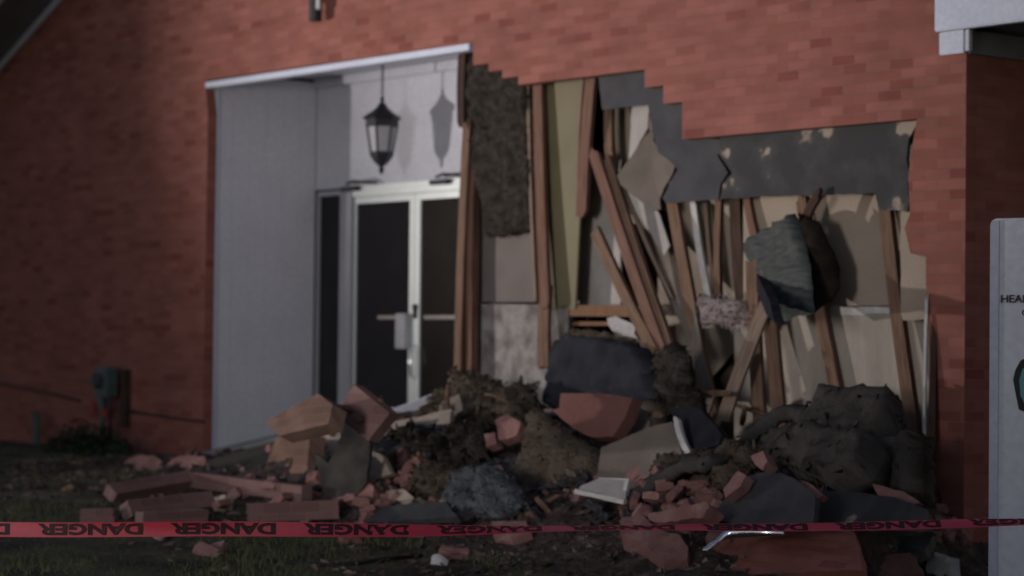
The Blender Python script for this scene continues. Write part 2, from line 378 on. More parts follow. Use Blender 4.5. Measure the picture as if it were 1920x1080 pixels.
# ------------------------------------------------------------------ the building
B = empty('brick_building', Vector((0, 0, 0)))
tag(B, 'red brick building whose front wall has fallen open beside the recessed glass doors', 'building')
def wp(px, py): 
    p = P(px, py, 0); return (p.x, p.z)
CRS = .0677
def snap(px, py):
    x, z = wp(px, py); return (round(x/.1015)*.1015, round(z/CRS)*CRS)
lint_l = wp(378, 151); ZL = 3.905
outl = [(-13, 0), ]
r1 = wp(0, 122); r2 = wp(106, 0); sl = (r2[1]-r1[1])/(r2[0]-r1[0])
outl = [(-13, -.3), (-13, r1[1]+sl*(-13-r1[0])), (r2[0]+2.2, r2[1]+sl*2.2), (XR, r2[1]+sl*2.2), (XR, -.3)]
edge_px = [(1785, 1078), (1776, 1030), (1768, 985), (1765, 930), (1752, 905), (1757, 860), (1746, 822), (1752, 770), (1744, 700), (1741, 607), (1736, 535), (1736, 482), (1707, 475), (1696, 427), (1706, 402), (1703, 330), (1712, 265), (1719, 226)]
outl += [wp(*e) for e in edge_px[:-1]]
z0 = snap(1719, 226)[1]
steps = [(1719, 226), (1279, 272), (1277, 211), (1247, 205), (1244, 174), (1214, 172), (1211, 156), (1204, 133)]
xs = lambda p: snap(*p)[0]
zc = [round(v/CRS)*CRS for v in (2.955, 3.24, 3.39, 3.50, 3.57, 3.64, 3.71, 3.78, ZL)]
outl += [(wp(1719, 226)[0], zc[0]), (1.90, zc[0]), (1.90, zc[1]), (1.70, zc[1]), (1.70, zc[2]), (1.50, zc[2]), (1.50, zc[3]),
         (1.02, zc[3]), (.86, zc[3]), (.86, zc[3]+.0), (.05, zc[3]), (.05, zc[3]+CRS), (-.15, zc[3]+CRS), (-.15, zc[5]), (-.32, zc[5]), (-.32, zc[6]), (-.52, zc[6]), (-.52, ZL)]
outl += [(XL-.04, ZL+.02), (XL-.04, ZL-.05), (XL+.01, ZL-.3), (XL, 2.0), (XL, -.3)]
o2 = []
for p in outl:
    if not o2 or (abs(p[0]-o2[-1][0])+abs(p[1]-o2[-1][1])) > 1e-3: o2.append(p)
def wallplate(name, out, y0, y1, mat, parent):
    vs = [Vector(p) for p in out]; n = len(vs)
    res = delaunay_2d_cdt(vs, [(i, (i+1) % n) for i in range(n)], [], 0, 1e-6)
    V = res[0]; T = [f for f in res[2] if inside((V[f[0]]+V[f[1]]+V[f[2]])/3, vs)]
    bm = bmesh.new(); a = [bm.verts.new((v.x, y0, v.y)) for v in V]; b = [bm.verts.new((v.x, y1, v.y)) for v in V]
    for f in T: bm.faces.new([a[i] for i in f]); bm.faces.new([b[i] for i in reversed(f)])
    ed = {(f[k], f[(k+1) % 3]) for f in T for k in range(3)}
    for (i, j) in ed:
        if (j, i) not in ed: bm.faces.new((a[j], a[i], b[i], b[j]))
    bmesh.ops.recalc_face_normals(bm, faces=bm.faces)
    return mesh_bm(name, bm, mat, parent)
wallplate('brick_wall', o2, 0, .1, M['brick'], B)
# side wall round the corner
box('side_wall', (XR-.1, .102, -.3), (XR-.001, 9, 3.42), M['brick'], B, bev=0)
# upper wall backing so the inside stays dark, roof slab and far walls
box('ceiling_slab', (-12.9, .12, 4.12), (XR-.11, 8.9, 4.22), M['tar'], B, bev=0)
box('end_wall', (-13.1, .102, 0), (-12.95, 9, 6), M['dry'], B, bev=0)
box('recess_rear', (-5.4, DR+.11, .1), (-.75, DR+.2, 4.1), M['tar'], B, bev=0)
box('recess_cheek', (-4.75, .104, .1), (XL-.085, DR+.105, 4.1), M['tar'], B, bev=0)
box('rear_wall', (-12.9, 8.9, 0), (XR-.003, 9.0, 6.9), M['dry'], B, bev=0)
box('floor_slab', (-12.9, DR-.02, .2), (XR-.11, 8.9, ZF), M['concrete'], B, bev=0)
# rake: pale frieze then a dark overhanging soffit added to hide the bright sky
def rakebox(name, off0, off1, y0, y1, mat):
    nx, nz = -sl/math.hypot(1, sl), 1/math.hypot(1, sl); bm = bmesh.new(); vv = []
    xa, xb = -13, r2[0]+2.3
    for yy in (y0, y1):
        for (x, of) in ((xa, off0), (xb, off0), (xb, off1), (xa, off1)):
            z = r1[1]+sl*(x-r1[0]); vv.append(bm.verts.new((x+nx*of, yy, z+nz*of)))
    for f in ((0, 1, 2, 3), (7, 6, 5, 4), (0, 4, 5, 1), (1, 5, 6, 2), (2, 6, 7, 3), (3, 7, 4, 0)): bm.faces.new([vv[i] for i in f])
    bmesh.ops.recalc_face_normals(bm, faces=bm.faces); return mesh_bm(name, bm, mat, B)
rakebox('rake_trim', -.075, .0, -.03, -.002, M['fascia'])
rakebox('sky_cover_soffit', .002, .06, -.55, .3, M['soffit'])
# right eave return: short frieze, big boxed fascia, soffit over the side wall
f0 = P(1760, 103, -.04); f1 = P(1812, 50, -.04); f2 = P(1753, 55, -.06)
zb = P(1785, 101, -.04).z; zm = P(1785, 56, -.06).z
box('frieze_board', (f0.x, -.04, zb), (XR+.012, -.002, zm-.002), M['fascia'], B, .006)
box('frieze_board', (XR+.001, .005, zb-.0), (XR+.03, 8, zm-.002), M['soffit'], B, .003)  # dark paint stands in for the shade on this side face
box('corner_trim', (XR+.015, -.035, zb+.01), (XR+.05, .0, zm-.004), M['white'], B, .004)
box('fascia', (f2.x, -.07, zm), (XR+2.2, -.002, zm+.42), M['fascia'], B, .008)
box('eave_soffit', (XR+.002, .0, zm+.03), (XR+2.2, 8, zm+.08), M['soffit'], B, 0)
# ---- entrance recess
gr = bmesh.new()
x0 = XL-.02
for i in range(6):
    ya = .1+i*(DR-.1)/6; yb = .1+(i+1)*(DR-.1)/6
    add_box(gr, (x0-.05, ya+.0015, .2), (x0+.014, yb-.0015, 4.0), .0015)
add_box(gr, (x0-.06, .1, .2), (x0+.010, DR, 4.0))
mesh_bm('side_panel', gr, M['panel'], B)
box('panel_edge_trim', (x0+.018, .102, .3), (x0+.032, .13, 3.88), M['fascia'], B, .003)
ZC = 4.03
box('porch_ceiling', (XL-.05, .1, ZC), (-.6, DR+.05, ZC+.05), M['panel'], B, 0)
box('lintel_trim', (XL-.03, -.012, ZL-.055), (-.56, .1, ZL-.001), M['fascia'], B, .005)
box('ceiling_moulding', (XL+.02, DR-.06, ZC-.09), (-.85, DR-.002, ZC-.002), M['white'], B, .01)
hd = 2.93
box('wall_over_doors', (XL, DR, hd+.02), (-.72, DR+.1, ZC), M['white'], B, 0)
# porch floor ramp
bm = bmesh.new(); vv = [bm.verts.new(c) for c in ((XL, -.25, .39), (-.8, -.25, .36), (-.8, DR, ZF), (XL, DR, ZF), (XL, -.25, .0), (-.8, -.25, .0), (-.8, DR, .0), (XL, DR, .0))]
for f in ((0, 1, 2, 3), (7, 6, 5, 4), (0, 4, 5, 1), (1, 5, 6, 2), (2, 6, 7, 3), (3, 7, 4, 0)): bm.faces.new([vv[i] for i in f])
bmesh.ops.recalc_face_normals(bm, faces=bm.faces); mesh_bm('porch_floor', bm, M['concrete'], B)
# doors
def dx(px): return P(px, 500, DR).x
def frame(name, x0, x1, z0, z1, y0, y1, w, parent, mat, wb=None, wl=None, wr=None):
    bm = bmesh.new(); wb = wb or w; wl = wl or w; wr = wr or w
    add_box(bm, (x0, y0, z0), (x0+wl, y1, z1), .004); add_box(bm, (x1-wr, y0, z0), (x1, y1, z1), .004)
    add_box(bm, (x0+wl, y0+.001, z1-w), (x1-wr, y1-.001, z1), .003); add_box(bm, (x0+wl, y0+.001, z0), (x1-wr, y1-.001, z0+wb), .003)
    return mesh_bm(name, bm, mat, parent)
SLx0, SLx1 = XL+.02, dx(640)
df = frame('sidelight_frame', SLx0, SLx1, ZF, hd, DR, DR+.06, .045, B, M['frame'], wl=.03, wr=.03)
o = box('glass', (SLx0+.02, DR+.03, ZF+.04), (SLx1-.02, DR+.04, hd-.04), M['glass'], df, 0)
jm = box('door_jamb', (SLx1+.002, DR-.03, ZF), (dx(662), DR+.08, hd), M['frame'], B, .005)
hb = box('door_header', (dx(662)+.002, DR-.02, hd-.075), (-.9, DR+.08, hd+.03), M['alu'], B, .005)
LD0, LD1 = dx(664), dx(776); RD0, RD1 = LD1+.006, LD1+.006+(LD1-LD0)
doors = []
for (a, b, side) in ((LD0, LD1, 0), (RD0, RD1, 1)):
    d = frame('door', a, b, ZF+.01, hd-.08, DR, DR+.045, .06, B, M['alu'], wb=.2, wl=.02 if side == 0 else .08, wr=.075 if side == 0 else .05)
    box('glass', (a+.015, DR+.02, ZF+.19), (b-.045, DR+.028, hd-.13), M['glass'], d, 0)
    zb_ = 1.71
    if side == 0: box('push_bar', (b-.50, DR-.045, zb_-.018), (b-.075, DR-.015, zb_+.018), M['dryl'], d, .006); box('push_bar_bracket', (b-.50, DR-.018, zb_-.03), (b-.47, DR+.0, zb_+.03), M['iron'], d, .003)
    else: box('push_bar', (a+.20, DR-.045, zb_-.018), (b-.12, DR-.015, zb_+.018), M['dryl'], d, .006)
    doors.append(d)
box('lock_box', (LD1-.19, DR-.07, 1.42), (LD1-.03, DR-.002, 1.745), M['frost'], doors[0], .008)
bm = bmesh.new(); add_box(bm, (RD0+.01, DR-.03, 1.78), (RD0+.055, DR-.001, 1.83), .004); add_box(bm, (RD0+.018, DR-.025, 1.70), (RD0+.048, DR-.001, 1.785), .002); mesh_bm('door_lock', bm, M['iron'], doors[1])
# pull handle on right door with a curved shiny grip
bm = bmesh.new(); tube_bm(bm, [(RD0+.03, DR-.0, 1.45), (RD0+.03, DR-.05, 1.43), (RD0+.03, DR-.06, 1.3), (RD0+.03, DR-.05, 1.17), (RD0+.03, DR, 1.15)], .012); mesh_bm('door_handle', bm, M['steel'], doors[1], smooth=True)
# closers
for (a, b, n_) in ((LD0, LD1, 0), (RD0, RD1, 1)):
    bm = bmesh.new(); xa = a-.14 if n_ == 0 else a+.30
    add_box(bm, (xa, DR-.08, hd-.02), (xa+.26, DR-.022, hd+.025), .008)
    tube_bm(bm, [(xa+.1, DR-.07, hd+.05), (xa+.36, DR-.20, hd+.055), (xa+.56, DR-.05, hd+.04)], .014)
    mesh_bm('door_closer', bm, M['iron'], doors[n_])
# ---- partition between the doors and the room (plane x = XP)
XP = -.74
def onxp(px, py, x=None): return PX(px, py, XP if x is None else x)
def xplate(name, pxs, thick, mat, parent=B, x=None, **k):
    pts = [onxp(a, b, x) for a, b in pxs]; SEED[0] += 1; k.setdefault('seed', SEED[0]); k.setdefault('sp', .06)
    return plate(name, pts, thick, mat, parent, nrm=(1, 0, 0), e1=(0, 1, 0), **k)
box('partition_wall', (-.86, .16, .3), (-.80, DR+.3, 4.0), M['panel'], B, 0)
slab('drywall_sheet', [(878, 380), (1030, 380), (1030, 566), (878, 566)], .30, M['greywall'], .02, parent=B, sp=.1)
slab('drywall_sheet', [(865, 570), (1066, 572), (1066, 780), (860, 780)], .29, M['dimmarked'], .02, parent=B, sp=.1)
# room behind: back wall, ochre strip, right-hand rooms
box('room_wall', (-.7, 2.9, ZF), (XR-.12, 3.0, 4.0), M['dry'], B, 0)
slab('ochre_wall', [(1028, 95), (1108, 95), (1088, 420), (1080, 580), (1026, 580)], .29, M['yellow'], .02, parent=B, e1=(1, 0, 0), sp=.15)
slab('drywall_sheet', [(1086, 300), (1165, 300), (1165, 578), (1080, 578)], .50, M['dryl'], .02, parent=B, sp=.1, jag=.008)
slab('drywall_sheet', [(1150, 195), (1222, 170), (1240, 300), (1240, 420), (1150, 420)], .55, M['dry'], .015, parent=B, sp=.07, jag=.01)
slab('drywall_sheet', [(1395, 345), (1480, 340), (1640, 335), (1742, 360), (1748, 571), (1395, 577)], .30, M['dry'], .015, parent=B, sp=.1)
slab('wainscot', [(1380, 579), (1750, 573), (1760, 860), (1380, 860)], .29, M['wains'], .03, parent=B, sp=.12, bow=.02)
slab('drywall_sheet', [(1235, 340), (1395, 340), (1395, 640), (1290, 760), (1235, 600)], .60, M['dry'], .015, parent=B, sp=.1)
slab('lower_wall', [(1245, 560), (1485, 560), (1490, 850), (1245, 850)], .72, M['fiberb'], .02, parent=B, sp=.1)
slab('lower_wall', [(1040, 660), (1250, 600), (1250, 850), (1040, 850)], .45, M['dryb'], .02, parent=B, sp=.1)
# crumbly white edge on top of the wainscot
slab('torn_drywall_edge', [(1560, 572), (1600, 578), (1640, 574), (1700, 580), (1745, 571), (1745, 585), (1690, 590), (1640, 588), (1590, 592), (1558, 588)], .265, M['plaster'], .02, parent=B, sp=.03, jag=.012)
# ---- sheathing boards
slab('sheathing_board', [(1122, 130), (1215, 120), (1300, 200), (1300, 260), (1372, 262), (1346, 292), (1366, 325), (1352, 345), (1348, 374), (1250, 381), (1244, 372), (1256, 345), (1272, 318), (1258, 303), (1236, 286), (1224, 245), (1216, 196), (1130, 206)], .125, M['tar'], .014, parent=B, sp=.05, jag=.006)
slab('sheathing_board', [(1352, 258), (1725, 215), (1717, 240), (1705, 262), (1701, 300), (1707, 330), (1703, 345), (1706, 378), (1702, 398), (1650, 392), (1641, 362), (1560, 366), (1440, 369), (1352, 373), (1356, 346), (1374, 324), (1350, 290)], .118, M['tarscuff'], .014, parent=B, sp=.05, jag=.008)
slab('drywall_sheet', [(1224, 262), (1240, 285), (1268, 305), (1262, 325), (1246, 352), (1238, 372), (1226, 330)], .16, M['dryb'], .012, parent=B, sp=.04, jag=.008)
slab('drywall_sheet', [(1690, 290), (1712, 270), (1730, 420), (1745, 475), (1745, 600), (1690, 600)], .15, M['dry'], .012, parent=B, sp=.06, jag=.01)
# ---- batt in the cavity
fuzz(slab('insulation_batt', [(866, 92), (905, 100), (950, 120), (992, 130), (1000, 240), (1008, 330), (1006, 402), (1003, 432), (960, 436), (945, 444), (912, 440), (906, 380), (892, 300), (876, 240), (870, 200)], .20, M['fiber'], .14, parent=B, edge=.05, amp=.04, jag=.02, freq=7, sp=.035, smooth=True), 1500, .03, 77)
# ---- studs still in the wall
st = lambda a, b, mat='wood', **k: lumber('wall_stud', a, b, M[mat], parent=B, **k)
st((880, 235, .14), (862, 740, .10), w=.07, t=.09)
st((872, 98, .15), (870, 240, .15), 'wooddark', w=.07, t=.09)
st((893, 255, .20), (885, 715, .16), 'woodred', w=.05, t=.09)
st((903, 300, .26), (893, 560, .24), 'woodlight', w=.02, t=.06)
st((1010, 128, .22), (1024, 570, .16), 'woodred', w=.085, t=.05)
st((993, 128, .21), (1008, 560, .15), 'woodlight', w=.025, t=.07)
st((1024, 545, .20), (1022, 684, .14), 'wood', w=.10, t=.05)
st((1112, 122, .20), (1092, 405, .26), 'woodred', w=.09, t=.05)
st((1099, 122, .22), (1086, 330, .28), 'woodlight', w=.02, t=.07)
st((1143, 190, .34), (1148, 330, .34), 'wood', w=.07, t=.05)
st((1660, 375, .22), (1718, 830, .12), 'wood', w=.085, t=.07)
st((1504, 365, .22), (1575, 760, .2), 'wood', w=.08, t=.07)
lumber('cross_beam', (1036, 582, .32), (1215, 584, .32), M['orange'], w=.085, t=.05, parent=B, bow=0)
lumber('cross_beam', (1040, 607, .36), (1165, 607, .36), M['orange'], w=.03, t=.03, parent=B, bow=0)
lumber('cross_beam', (1050, 614, .32), (1048, 700, .32), M['orange'], w=.04, t=.03, parent=B, bow=0)
st((1350, 370, .30), (1348, 580, .30), 'wood', w=.05, t=.05)
st((1380, 368, .34), (1400, 640, .32), 'wooddark', w=.09, t=.06)
st((1402, 370, .26), (1424, 470, .24), 'woodred', w=.055, t=.05)
st((1300, 375, .30), (1330, 560, .28), 'plaster', w=.05, t=.03)
st((1325, 372, .38), (1345, 570, .36), 'woodlight', w=.03, t=.05)
st((1262, 378, .24), (1340, 790, .02), 'wood', w=.09, t=.05)

# ------------------------------------------------------------------ lantern and lamp
LY = .77
ltop = P(716, 181, LY); lbot = P(716, 327, LY); c = (ltop+lbot)/2; H = ltop.z-lbot.z; rw = .145
LN = empty('hanging_lantern', Vector((c.x, c.y, lbot.z))); tag(LN, 'black iron hanging porch lantern with frosted panes above the glass doors', 'lantern')
zz = lambda f: H*f
bm = bmesh.new(); lathe_bm(bm, (c.x, c.y, lbot.z), [(.01, zz(1)), (.022, zz(.96)), (.014, zz(.93)), (.035, zz(.90)), (.05, zz(.86)), (.10, zz(.80)), (.17, zz(.735)), (.178, zz(.72)), (.165, zz(.70)), (.15, zz(.70)), (.15, zz(.62)), (.13, zz(.61))], 6); mesh_bm('roof', bm, M['iron'], LN)
bm = bmesh.new(); lathe_bm(bm, (c.x, c.y, lbot.z), [(.122, zz(.61)), (.088, zz(.27))], 6); mesh_bm('lamp_glass', bm, M['frost'], LN)
bm = bmesh.new()
for k in range(6):
    t = k*math.pi/3; tube_bm(bm, [(c.x+.14*math.cos(t), c.y+.14*math.sin(t), lbot.z+zz(.63)), (c.x+.098*math.cos(t), c.y+.098*math.sin(t), lbot.z+zz(.25))], .009, 6)
mesh_bm('cage', bm, M['iron'], LN)
bm = bmesh.new(); lathe_bm(bm, (c.x, c.y, lbot.z), [(.105, zz(.29)), (.11, zz(.25)), (.09, zz(.20)), (.055, zz(.14)), (.03, zz(.11)), (.018, zz(.09)), (.026, zz(.05)), (.008, 0)], 6); mesh_bm('finial', bm, M['iron'], LN)
bm = bmesh.new(); z = ltop.z; k = 0
while z < ZC-.01:
    pts = [Vector((math.sin(t)*.012, 0, .02-.02*math.cos(t))) for t in [i*2*math.pi/8 for i in range(9)]]
    if k % 2: pts = [Vector((0, p.x, p.z)) for p in pts]
    tube_bm(bm, [Vector((c.x, c.y, z))+p for p in pts], .004, 5); z += .032; k += 1
mesh_bm('chain', bm, M['iron'], LN)
p = P(591, 40, -.11); q = P(591, 0, -.11)
WL = empty('wall_lamp', Vector((p.x, 0, p.z))); tag(WL, 'small grey cylinder lamp on the brick high above the porch', 'wall lamp')
bm = bmesh.new(); lathe_bm(bm, (p.x, p.y, p.z), [(.05, 0), (.056, .01), (.056, .33), (.04, .35)], 20); mesh_bm('lamp_body', bm, M['iron'], WL, smooth=False)
box('wall_bracket', (p.x-.025, -.07, p.z+.16), (p.x+.025, -.001, p.z+.24), M['steel'], WL)
bm = bmesh.new(); lathe_bm(bm, (p.x+.062, p.y-.012, p.z+.09), [(.018, 0), (.024, .01), (.024, .30), (.018, .31)], 10); mesh_bm('conduit', bm, M['steel'], WL)

# ------------------------------------------------------------------ leaning and hanging pieces in the hole
G1 = 'loose boards leaning in the hole'
lum = lambda a, b, mat, label, **k: lumber('leaning_board', a, b, M[mat], label=label, group=G1, **k)
lum((1114, 285, .20), (1246, 668, -.15), 'woodred', 'longest splintered board leaning left across the hole, topmost at its left end', w=.085, t=.045)
lum((1138, 300, .24), (1262, 672, -.12), 'wood', 'board leaning close behind the longest splintered board, on its right side', w=.085, t=.05)
lum((1120, 440, .12), (1232, 668, -.18), 'wood', 'short splintered board leaning low on the left of the leaning bundle', w=.085, t=.045, split=.06)
lum((1160, 330, .26), (1262, 560, .12), 'woodlight', 'thin pale strip of wood wedged behind the leaning bundle', w=.025, t=.03)
lum((1442, 560, .02), (1352, 800, -.30), 'woodlight', 'pale board leaning the other way, its foot to the left in the rubble', w=.10, t=.03)
lum((1412, 500, .14), (1428, 815, -.05), 'wood', 'upright brown board just left of the hanging dark sheet, foot in debris', w=.095, t=.045)
lum((1440, 480, .12), (1464, 800, -.05), 'wood', 'upright brown board directly below the hanging dark sheet', w=.10, t=.05)
lum((1536, 365, .06), (1508, 420, .04), 'wooddark', 'short dark broken stub the torn sheet hangs from', w=.06, t=.04)
lum((1755, 575, .03), (1750, 935, -.10), 'wooddark', 'thin dark upright stick against the broken brick edge at right', w=.045, t=.03)
lum((1738, 560, -.02), (1735, 955, -.14), 'plaster', 'thin pale upright strip beside the dark stick at right', w=.02, t=.015)
slab('drywall_piece', [(1158, 330), (1190, 285), (1224, 240), (1232, 300), (1240, 392), (1228, 396), (1195, 372), (1165, 348)], .20, M['dryb'], .014, nrm=(.2, -1, .1), sp=.04, jag=.006, label='grey drywall triangle hanging beside the leaning boards under the dark sheathing', cat='drywall piece')
slab('drywall_piece', [(1186, 200), (1218, 196), (1216, 240), (1190, 285), (1180, 300)], .30, M['dryl'], .014, sp=.04, jag=.006, label='narrow pale drywall strip hanging right under the dark sheathing', cat='drywall piece')
slab('drywall_piece', [(1165, 352), (1200, 375), (1235, 400), (1262, 470), (1290, 560), (1296, 640), (1258, 570), (1215, 470)], .30, M['dryb'], .014, nrm=(-.2, -1, .2), sp=.05, jag=.008, label='long drooping drywall sheet behind the leaning boards', cat='drywall piece')
slab('drywall_piece', [(1162, 348), (1205, 372), (1236, 398), (1256, 460), (1246, 480), (1208, 420)], .27, M['dryl'], .010, nrm=(-.2, -1, .2), sp=.04, jag=.006, label='pale lit drywall edge on top of the drooping sheet', cat='drywall piece')  # separate paler piece stands in for the sheet's lit edge
slab('drywall_piece', [(1272, 560), (1300, 560), (1318, 660), (1340, 745), (1325, 790), (1296, 700)], .02, M['dryb'], .014, nrm=(-.2, -1, .2), sp=.04, jag=.008, label='narrow torn drywall piece standing between the boards near the rubble', cat='drywall piece')
slab('gap_shade_sheet', [(1238, 372), (1256, 385), (1268, 440), (1262, 485), (1240, 440), (1230, 400)], .42, M['tarblack'], .01, sp=.04, jag=.006, label='small black sheet for the shaded gap between the drywall and the first upright', cat='felt scrap')  # black sheet fills a gap that is only dark with shade
fuzz(slab('insulation_clump', [(1310, 552), (1350, 560), (1398, 564), (1406, 600), (1385, 618), (1345, 606), (1318, 612)], .06, M['pinkish'], .08, edge=.07, amp=.05, sp=.03, smooth=True, jag=.01, label='pale pinkish clump of plaster caught between the upright boards', cat='insulation'), 500, 0.03, 500)
bs = bpy.data.objects
ht = empty('hanging_sheet', P(1480, 600, -.02)); tag(ht, 'dark green grey roofing chunk hanging in the hole from a broken stub', 'roofing sheet')
slab('sheet_face', [(1395, 462), (1440, 428), (1492, 400), (1506, 430), (1520, 500), (1528, 590), (1500, 592), (1465, 606), (1452, 570), (1425, 520), (1402, 486)], -.02, M['green'], .05, nrm=(-.35, -1, .25), parent=ht, sp=.035, jag=.012, amp=.025, freq=4, edge=.03, fold=.05, smooth=True)
slab('torn_edge', [(1496, 398), (1535, 415), (1548, 445), (1574, 500), (1574, 545), (1558, 562), (1524, 592), (1516, 500), (1504, 430)], .0, M['pitch'], .09, nrm=(.5, -1, .1), parent=ht, sp=.035, jag=.015, amp=.03, edge=.04, smooth=True)
slab('left_edge', [(1392, 462), (1404, 470), (1450, 560), (1462, 606), (1445, 590), (1425, 540)], .01, M['tarblue'], .06, nrm=(-.9, -1, 0), parent=ht, sp=.03, jag=.006)
bx_ = slab('folded_mat', [(1062, 640), (1085, 628), (1130, 632), (1175, 640), (1215, 655), (1238, 690), (1244, 745), (1200, 752), (1150, 745), (1100, 738), (1068, 738), (1052, 770), (1040, 770), (1050, 690)], -.18, M['tarblue'], .26, nrm=(-.15, -1, .25), sp=.04, jag=.015, edge=.035, amp=.012, freq=3, fold=.03, smooth=True, label='blue black rubbery mat bulging over the red brick slab at the centre of the hole', cat='mat')
fuzz(slab('fibre_tuft', [(1058, 640), (1075, 618), (1120, 622), (1150, 628), (1200, 640), (1195, 655), (1120, 648), (1070, 655)], -.10, M['fiberb'], .14, sp=.03, jag=.02, edge=.04, amp=.05, smooth=True, label='brown fibre fringe lying along the top of the blue black mat', cat='insulation'), 300, 0.04, 340)
slab('white_box', [(1143, 604), (1160, 600), (1198, 618), (1194, 632), (1170, 628), (1145, 616)], -.02, M['plaster'], .08, nrm=(0, -.7, .7), sp=.04, jag=.004, label='small white broken plaster block on the mat by the leaning boards', cat='plaster block')
# ------------------------------------------------------------------ rubble mound
crest = [(-4.6, .36), (-3.9, .40), (-3.2, .47), (-2.4, .60), (-1.6, .80), (-.8, 1.0), (0, 1.0), (.8, .85), (1.6, .78), (2.4, .82), (3.3, .85), (4.0, .70), (4.4, .45), (4.6, .2), (7, .0)]
def cz(x):
    if x <= crest[0][0]: return crest[0][1]
    for (a, za), (b, zb2) in zip(crest, crest[1:]):
        if x <= b: return za+(zb2-za)*(x-a)/(b-a)
    return 0
def mound(x, y):
    g_ = ground(x, y); h = max(0, cz(x)-g_); ex = min(1, max(0, (x+4.8)/.9))*min(1, max(0, (5.1-x)/.7))
    t = (y+.15)/(-2.3 if y < -.15 else 1.6); f = max(0, 1-abs(t)); f = f*f*(3-2*f)*ex
    n = noise.fractal(Vector((x*1.8, y*1.8, 3)), .8, 2.1, 5)
    return g_-.03+h*f*(1+.0*n)+n*.13*min(1, f*2.5)+.03*f*noise.noise(Vector((x*16, y*16, 0)))
o = grid_mesh('rubble_debris', -4.75, 5.2, -2.9, 1.2, .045, mound, M['debris']); tag(o, 'crushed mortar, dirt and fibre heaped under the broken pieces', 'debris', kind='stuff')

def onmound(px, py):
    """where the line of sight meets the mound or lawn"""
    d = ray(px, py).normalized(); t = 8.
    while t < 30:
        p = CAM+d*t
        if p.y > -3.2 and p.z < max(mound(p.x, p.y), ground(p.x, p.y)) or p.z < ground(p.x, p.y): return p
        t += .03
    return CAM+d*16
# ---- large pieces, left to right
def ch(name, pts, y, mat, label, cat, thick=.1, nrm=(0, -1, .5), **k):
    k.setdefault('jag', .012); k.setdefault('amp', .008); k.setdefault('sp', .045)
    if not k.get('parent') or y < 0:
        hit = onmound(sum(p[0] for p in pts)/len(pts), sum(p[1] for p in pts)/len(pts)); y = min(y, hit.y-.02)
    return slab(name, pts, y, M[mat], thick, nrm=nrm, label=label, cat=cat, **k)
ch('brick_chunk', [(510, 797), (610, 745), (637, 766), (628, 802), (536, 824)], -.85, 'chunktan', 'tan brick chunk with its top corner raised, left of the tallest pink chunk', 'brick chunk', .12, (-.2, -1, .5), jag=.001, amp=.003, sp=.08)
ch('brick_chunk', [(672, 722), (640, 782), (700, 828), (740, 776)], -.6, 'brickrow', 'pointed pink brick chunk standing highest in front of the glass doors', 'brick chunk', .10, (.15, -1, .15), jag=.001, amp=.003, sp=.08)
ch('brick_chunk', [(533, 822), (596, 818), (590, 888), (505, 892)], -.95, 'chunktan', 'squarish tan brick chunk under the raised one, touching the dark standing sheet', 'brick chunk', .13, (-.2, -1, .1), jag=.001, amp=.004, sp=.08)
ch('mortar_slab', [(568, 808), (640, 800), (652, 850), (612, 860), (590, 838)], -.78, 'tan', 'beige mortar covered piece wedged left of the dark standing sheet', 'mortar piece', .08, (.2, -1, .4))
ch('tar_sheet', [(648, 778), (672, 772), (696, 830), (690, 905), (668, 938), (610, 932), (592, 850), (620, 868), (640, 820)], -1.8, 'tarblack', 'dark green black sheet standing upright with a pointed top at the left of the rubble', 'roofing sheet', .03, (.2, -1, .15), jag=.014)
ch('mortar_slab', [(690, 838), (720, 858), (738, 890), (700, 902), (688, 880)], -1.55, 'tan', 'small beige triangle leaning on the right edge of the standing sheet', 'mortar piece', .05, (.1, -1, .3))
ch('grey_slab', [(696, 830), (790, 800), (832, 800), (822, 850), (770, 884), (728, 872)], -.80, 'tar', 'dark grey flat slab sloping down right of the standing sheet', 'wall slab', .06, (0, -1, .9))
ch('mortar_slab', [(710, 800), (780, 786), (850, 770), (846, 800), (780, 805), (700, 828)], -.62, 'tan', 'long thin beige strip lying above the dark grey slab', 'mortar piece', .04, (0, -1, .9))
lumber('pale_plank', (728, 778, -.5), (878, 718, -.15), M['white'], w=.07, t=.03, label='pale whitish plank rising to the stud in front of the right door', cat='plank', twist=.6)
lumber('pale_plank', (390, 858, -.28), (536, 822, -.30), M['concrete'], w=.06, t=.03, label='greyish flat strip lying at the foot of the grey porch panel', cat='plank', twist=.8)
ch('tar_sheet', [(392, 866), (520, 832), (534, 870), (500, 895), (400, 888)], -.42, 'tarblack', 'black flat sheet lying at the foot of the grey porch panel', 'roofing sheet', .03, (0, -.6, 1))
fuzz(ch('fibre_clump', [(800, 772), (840, 742), (874, 702), (925, 712), (962, 740), (992, 716), (1002, 760), (978, 790), (935, 800), (880, 820), (820, 820)], -.48, 'fiberb', 'big brown shaggy insulation heap at the foot of the twin studs', 'insulation', .3, (0, -1, .4), edge=.1, amp=.16, freq=6, jag=.035, smooth=True, sp=.035), 900, 0.06, 960)
ch('drywall_piece', [(828, 756), (866, 742), (872, 772), (846, 790), (826, 786)], -.72, 'dryb', 'small pale chunk stuck in the shaggy brown heap', 'drywall piece', .05)
fuzz(ch('fibre_clump', [(725, 812), (800, 806), (840, 815), (905, 790), (915, 850), (870, 880), (812, 862), (760, 882)], -.82, 'fiber', 'dark matted insulation lump below the shaggy brown heap', 'insulation', .22, (0, -1, .5), edge=.09, amp=.12, freq=6, jag=.03, smooth=True, sp=.035), 600, 0.055, 655)
ch('pink_chunk', [(938, 795), (960, 780), (985, 800), (978, 822), (946, 830)], -.98, 'brickone', 'small pink brick lump among dark fibres left of the brown slab', 'brick piece', .1, amp=.03)
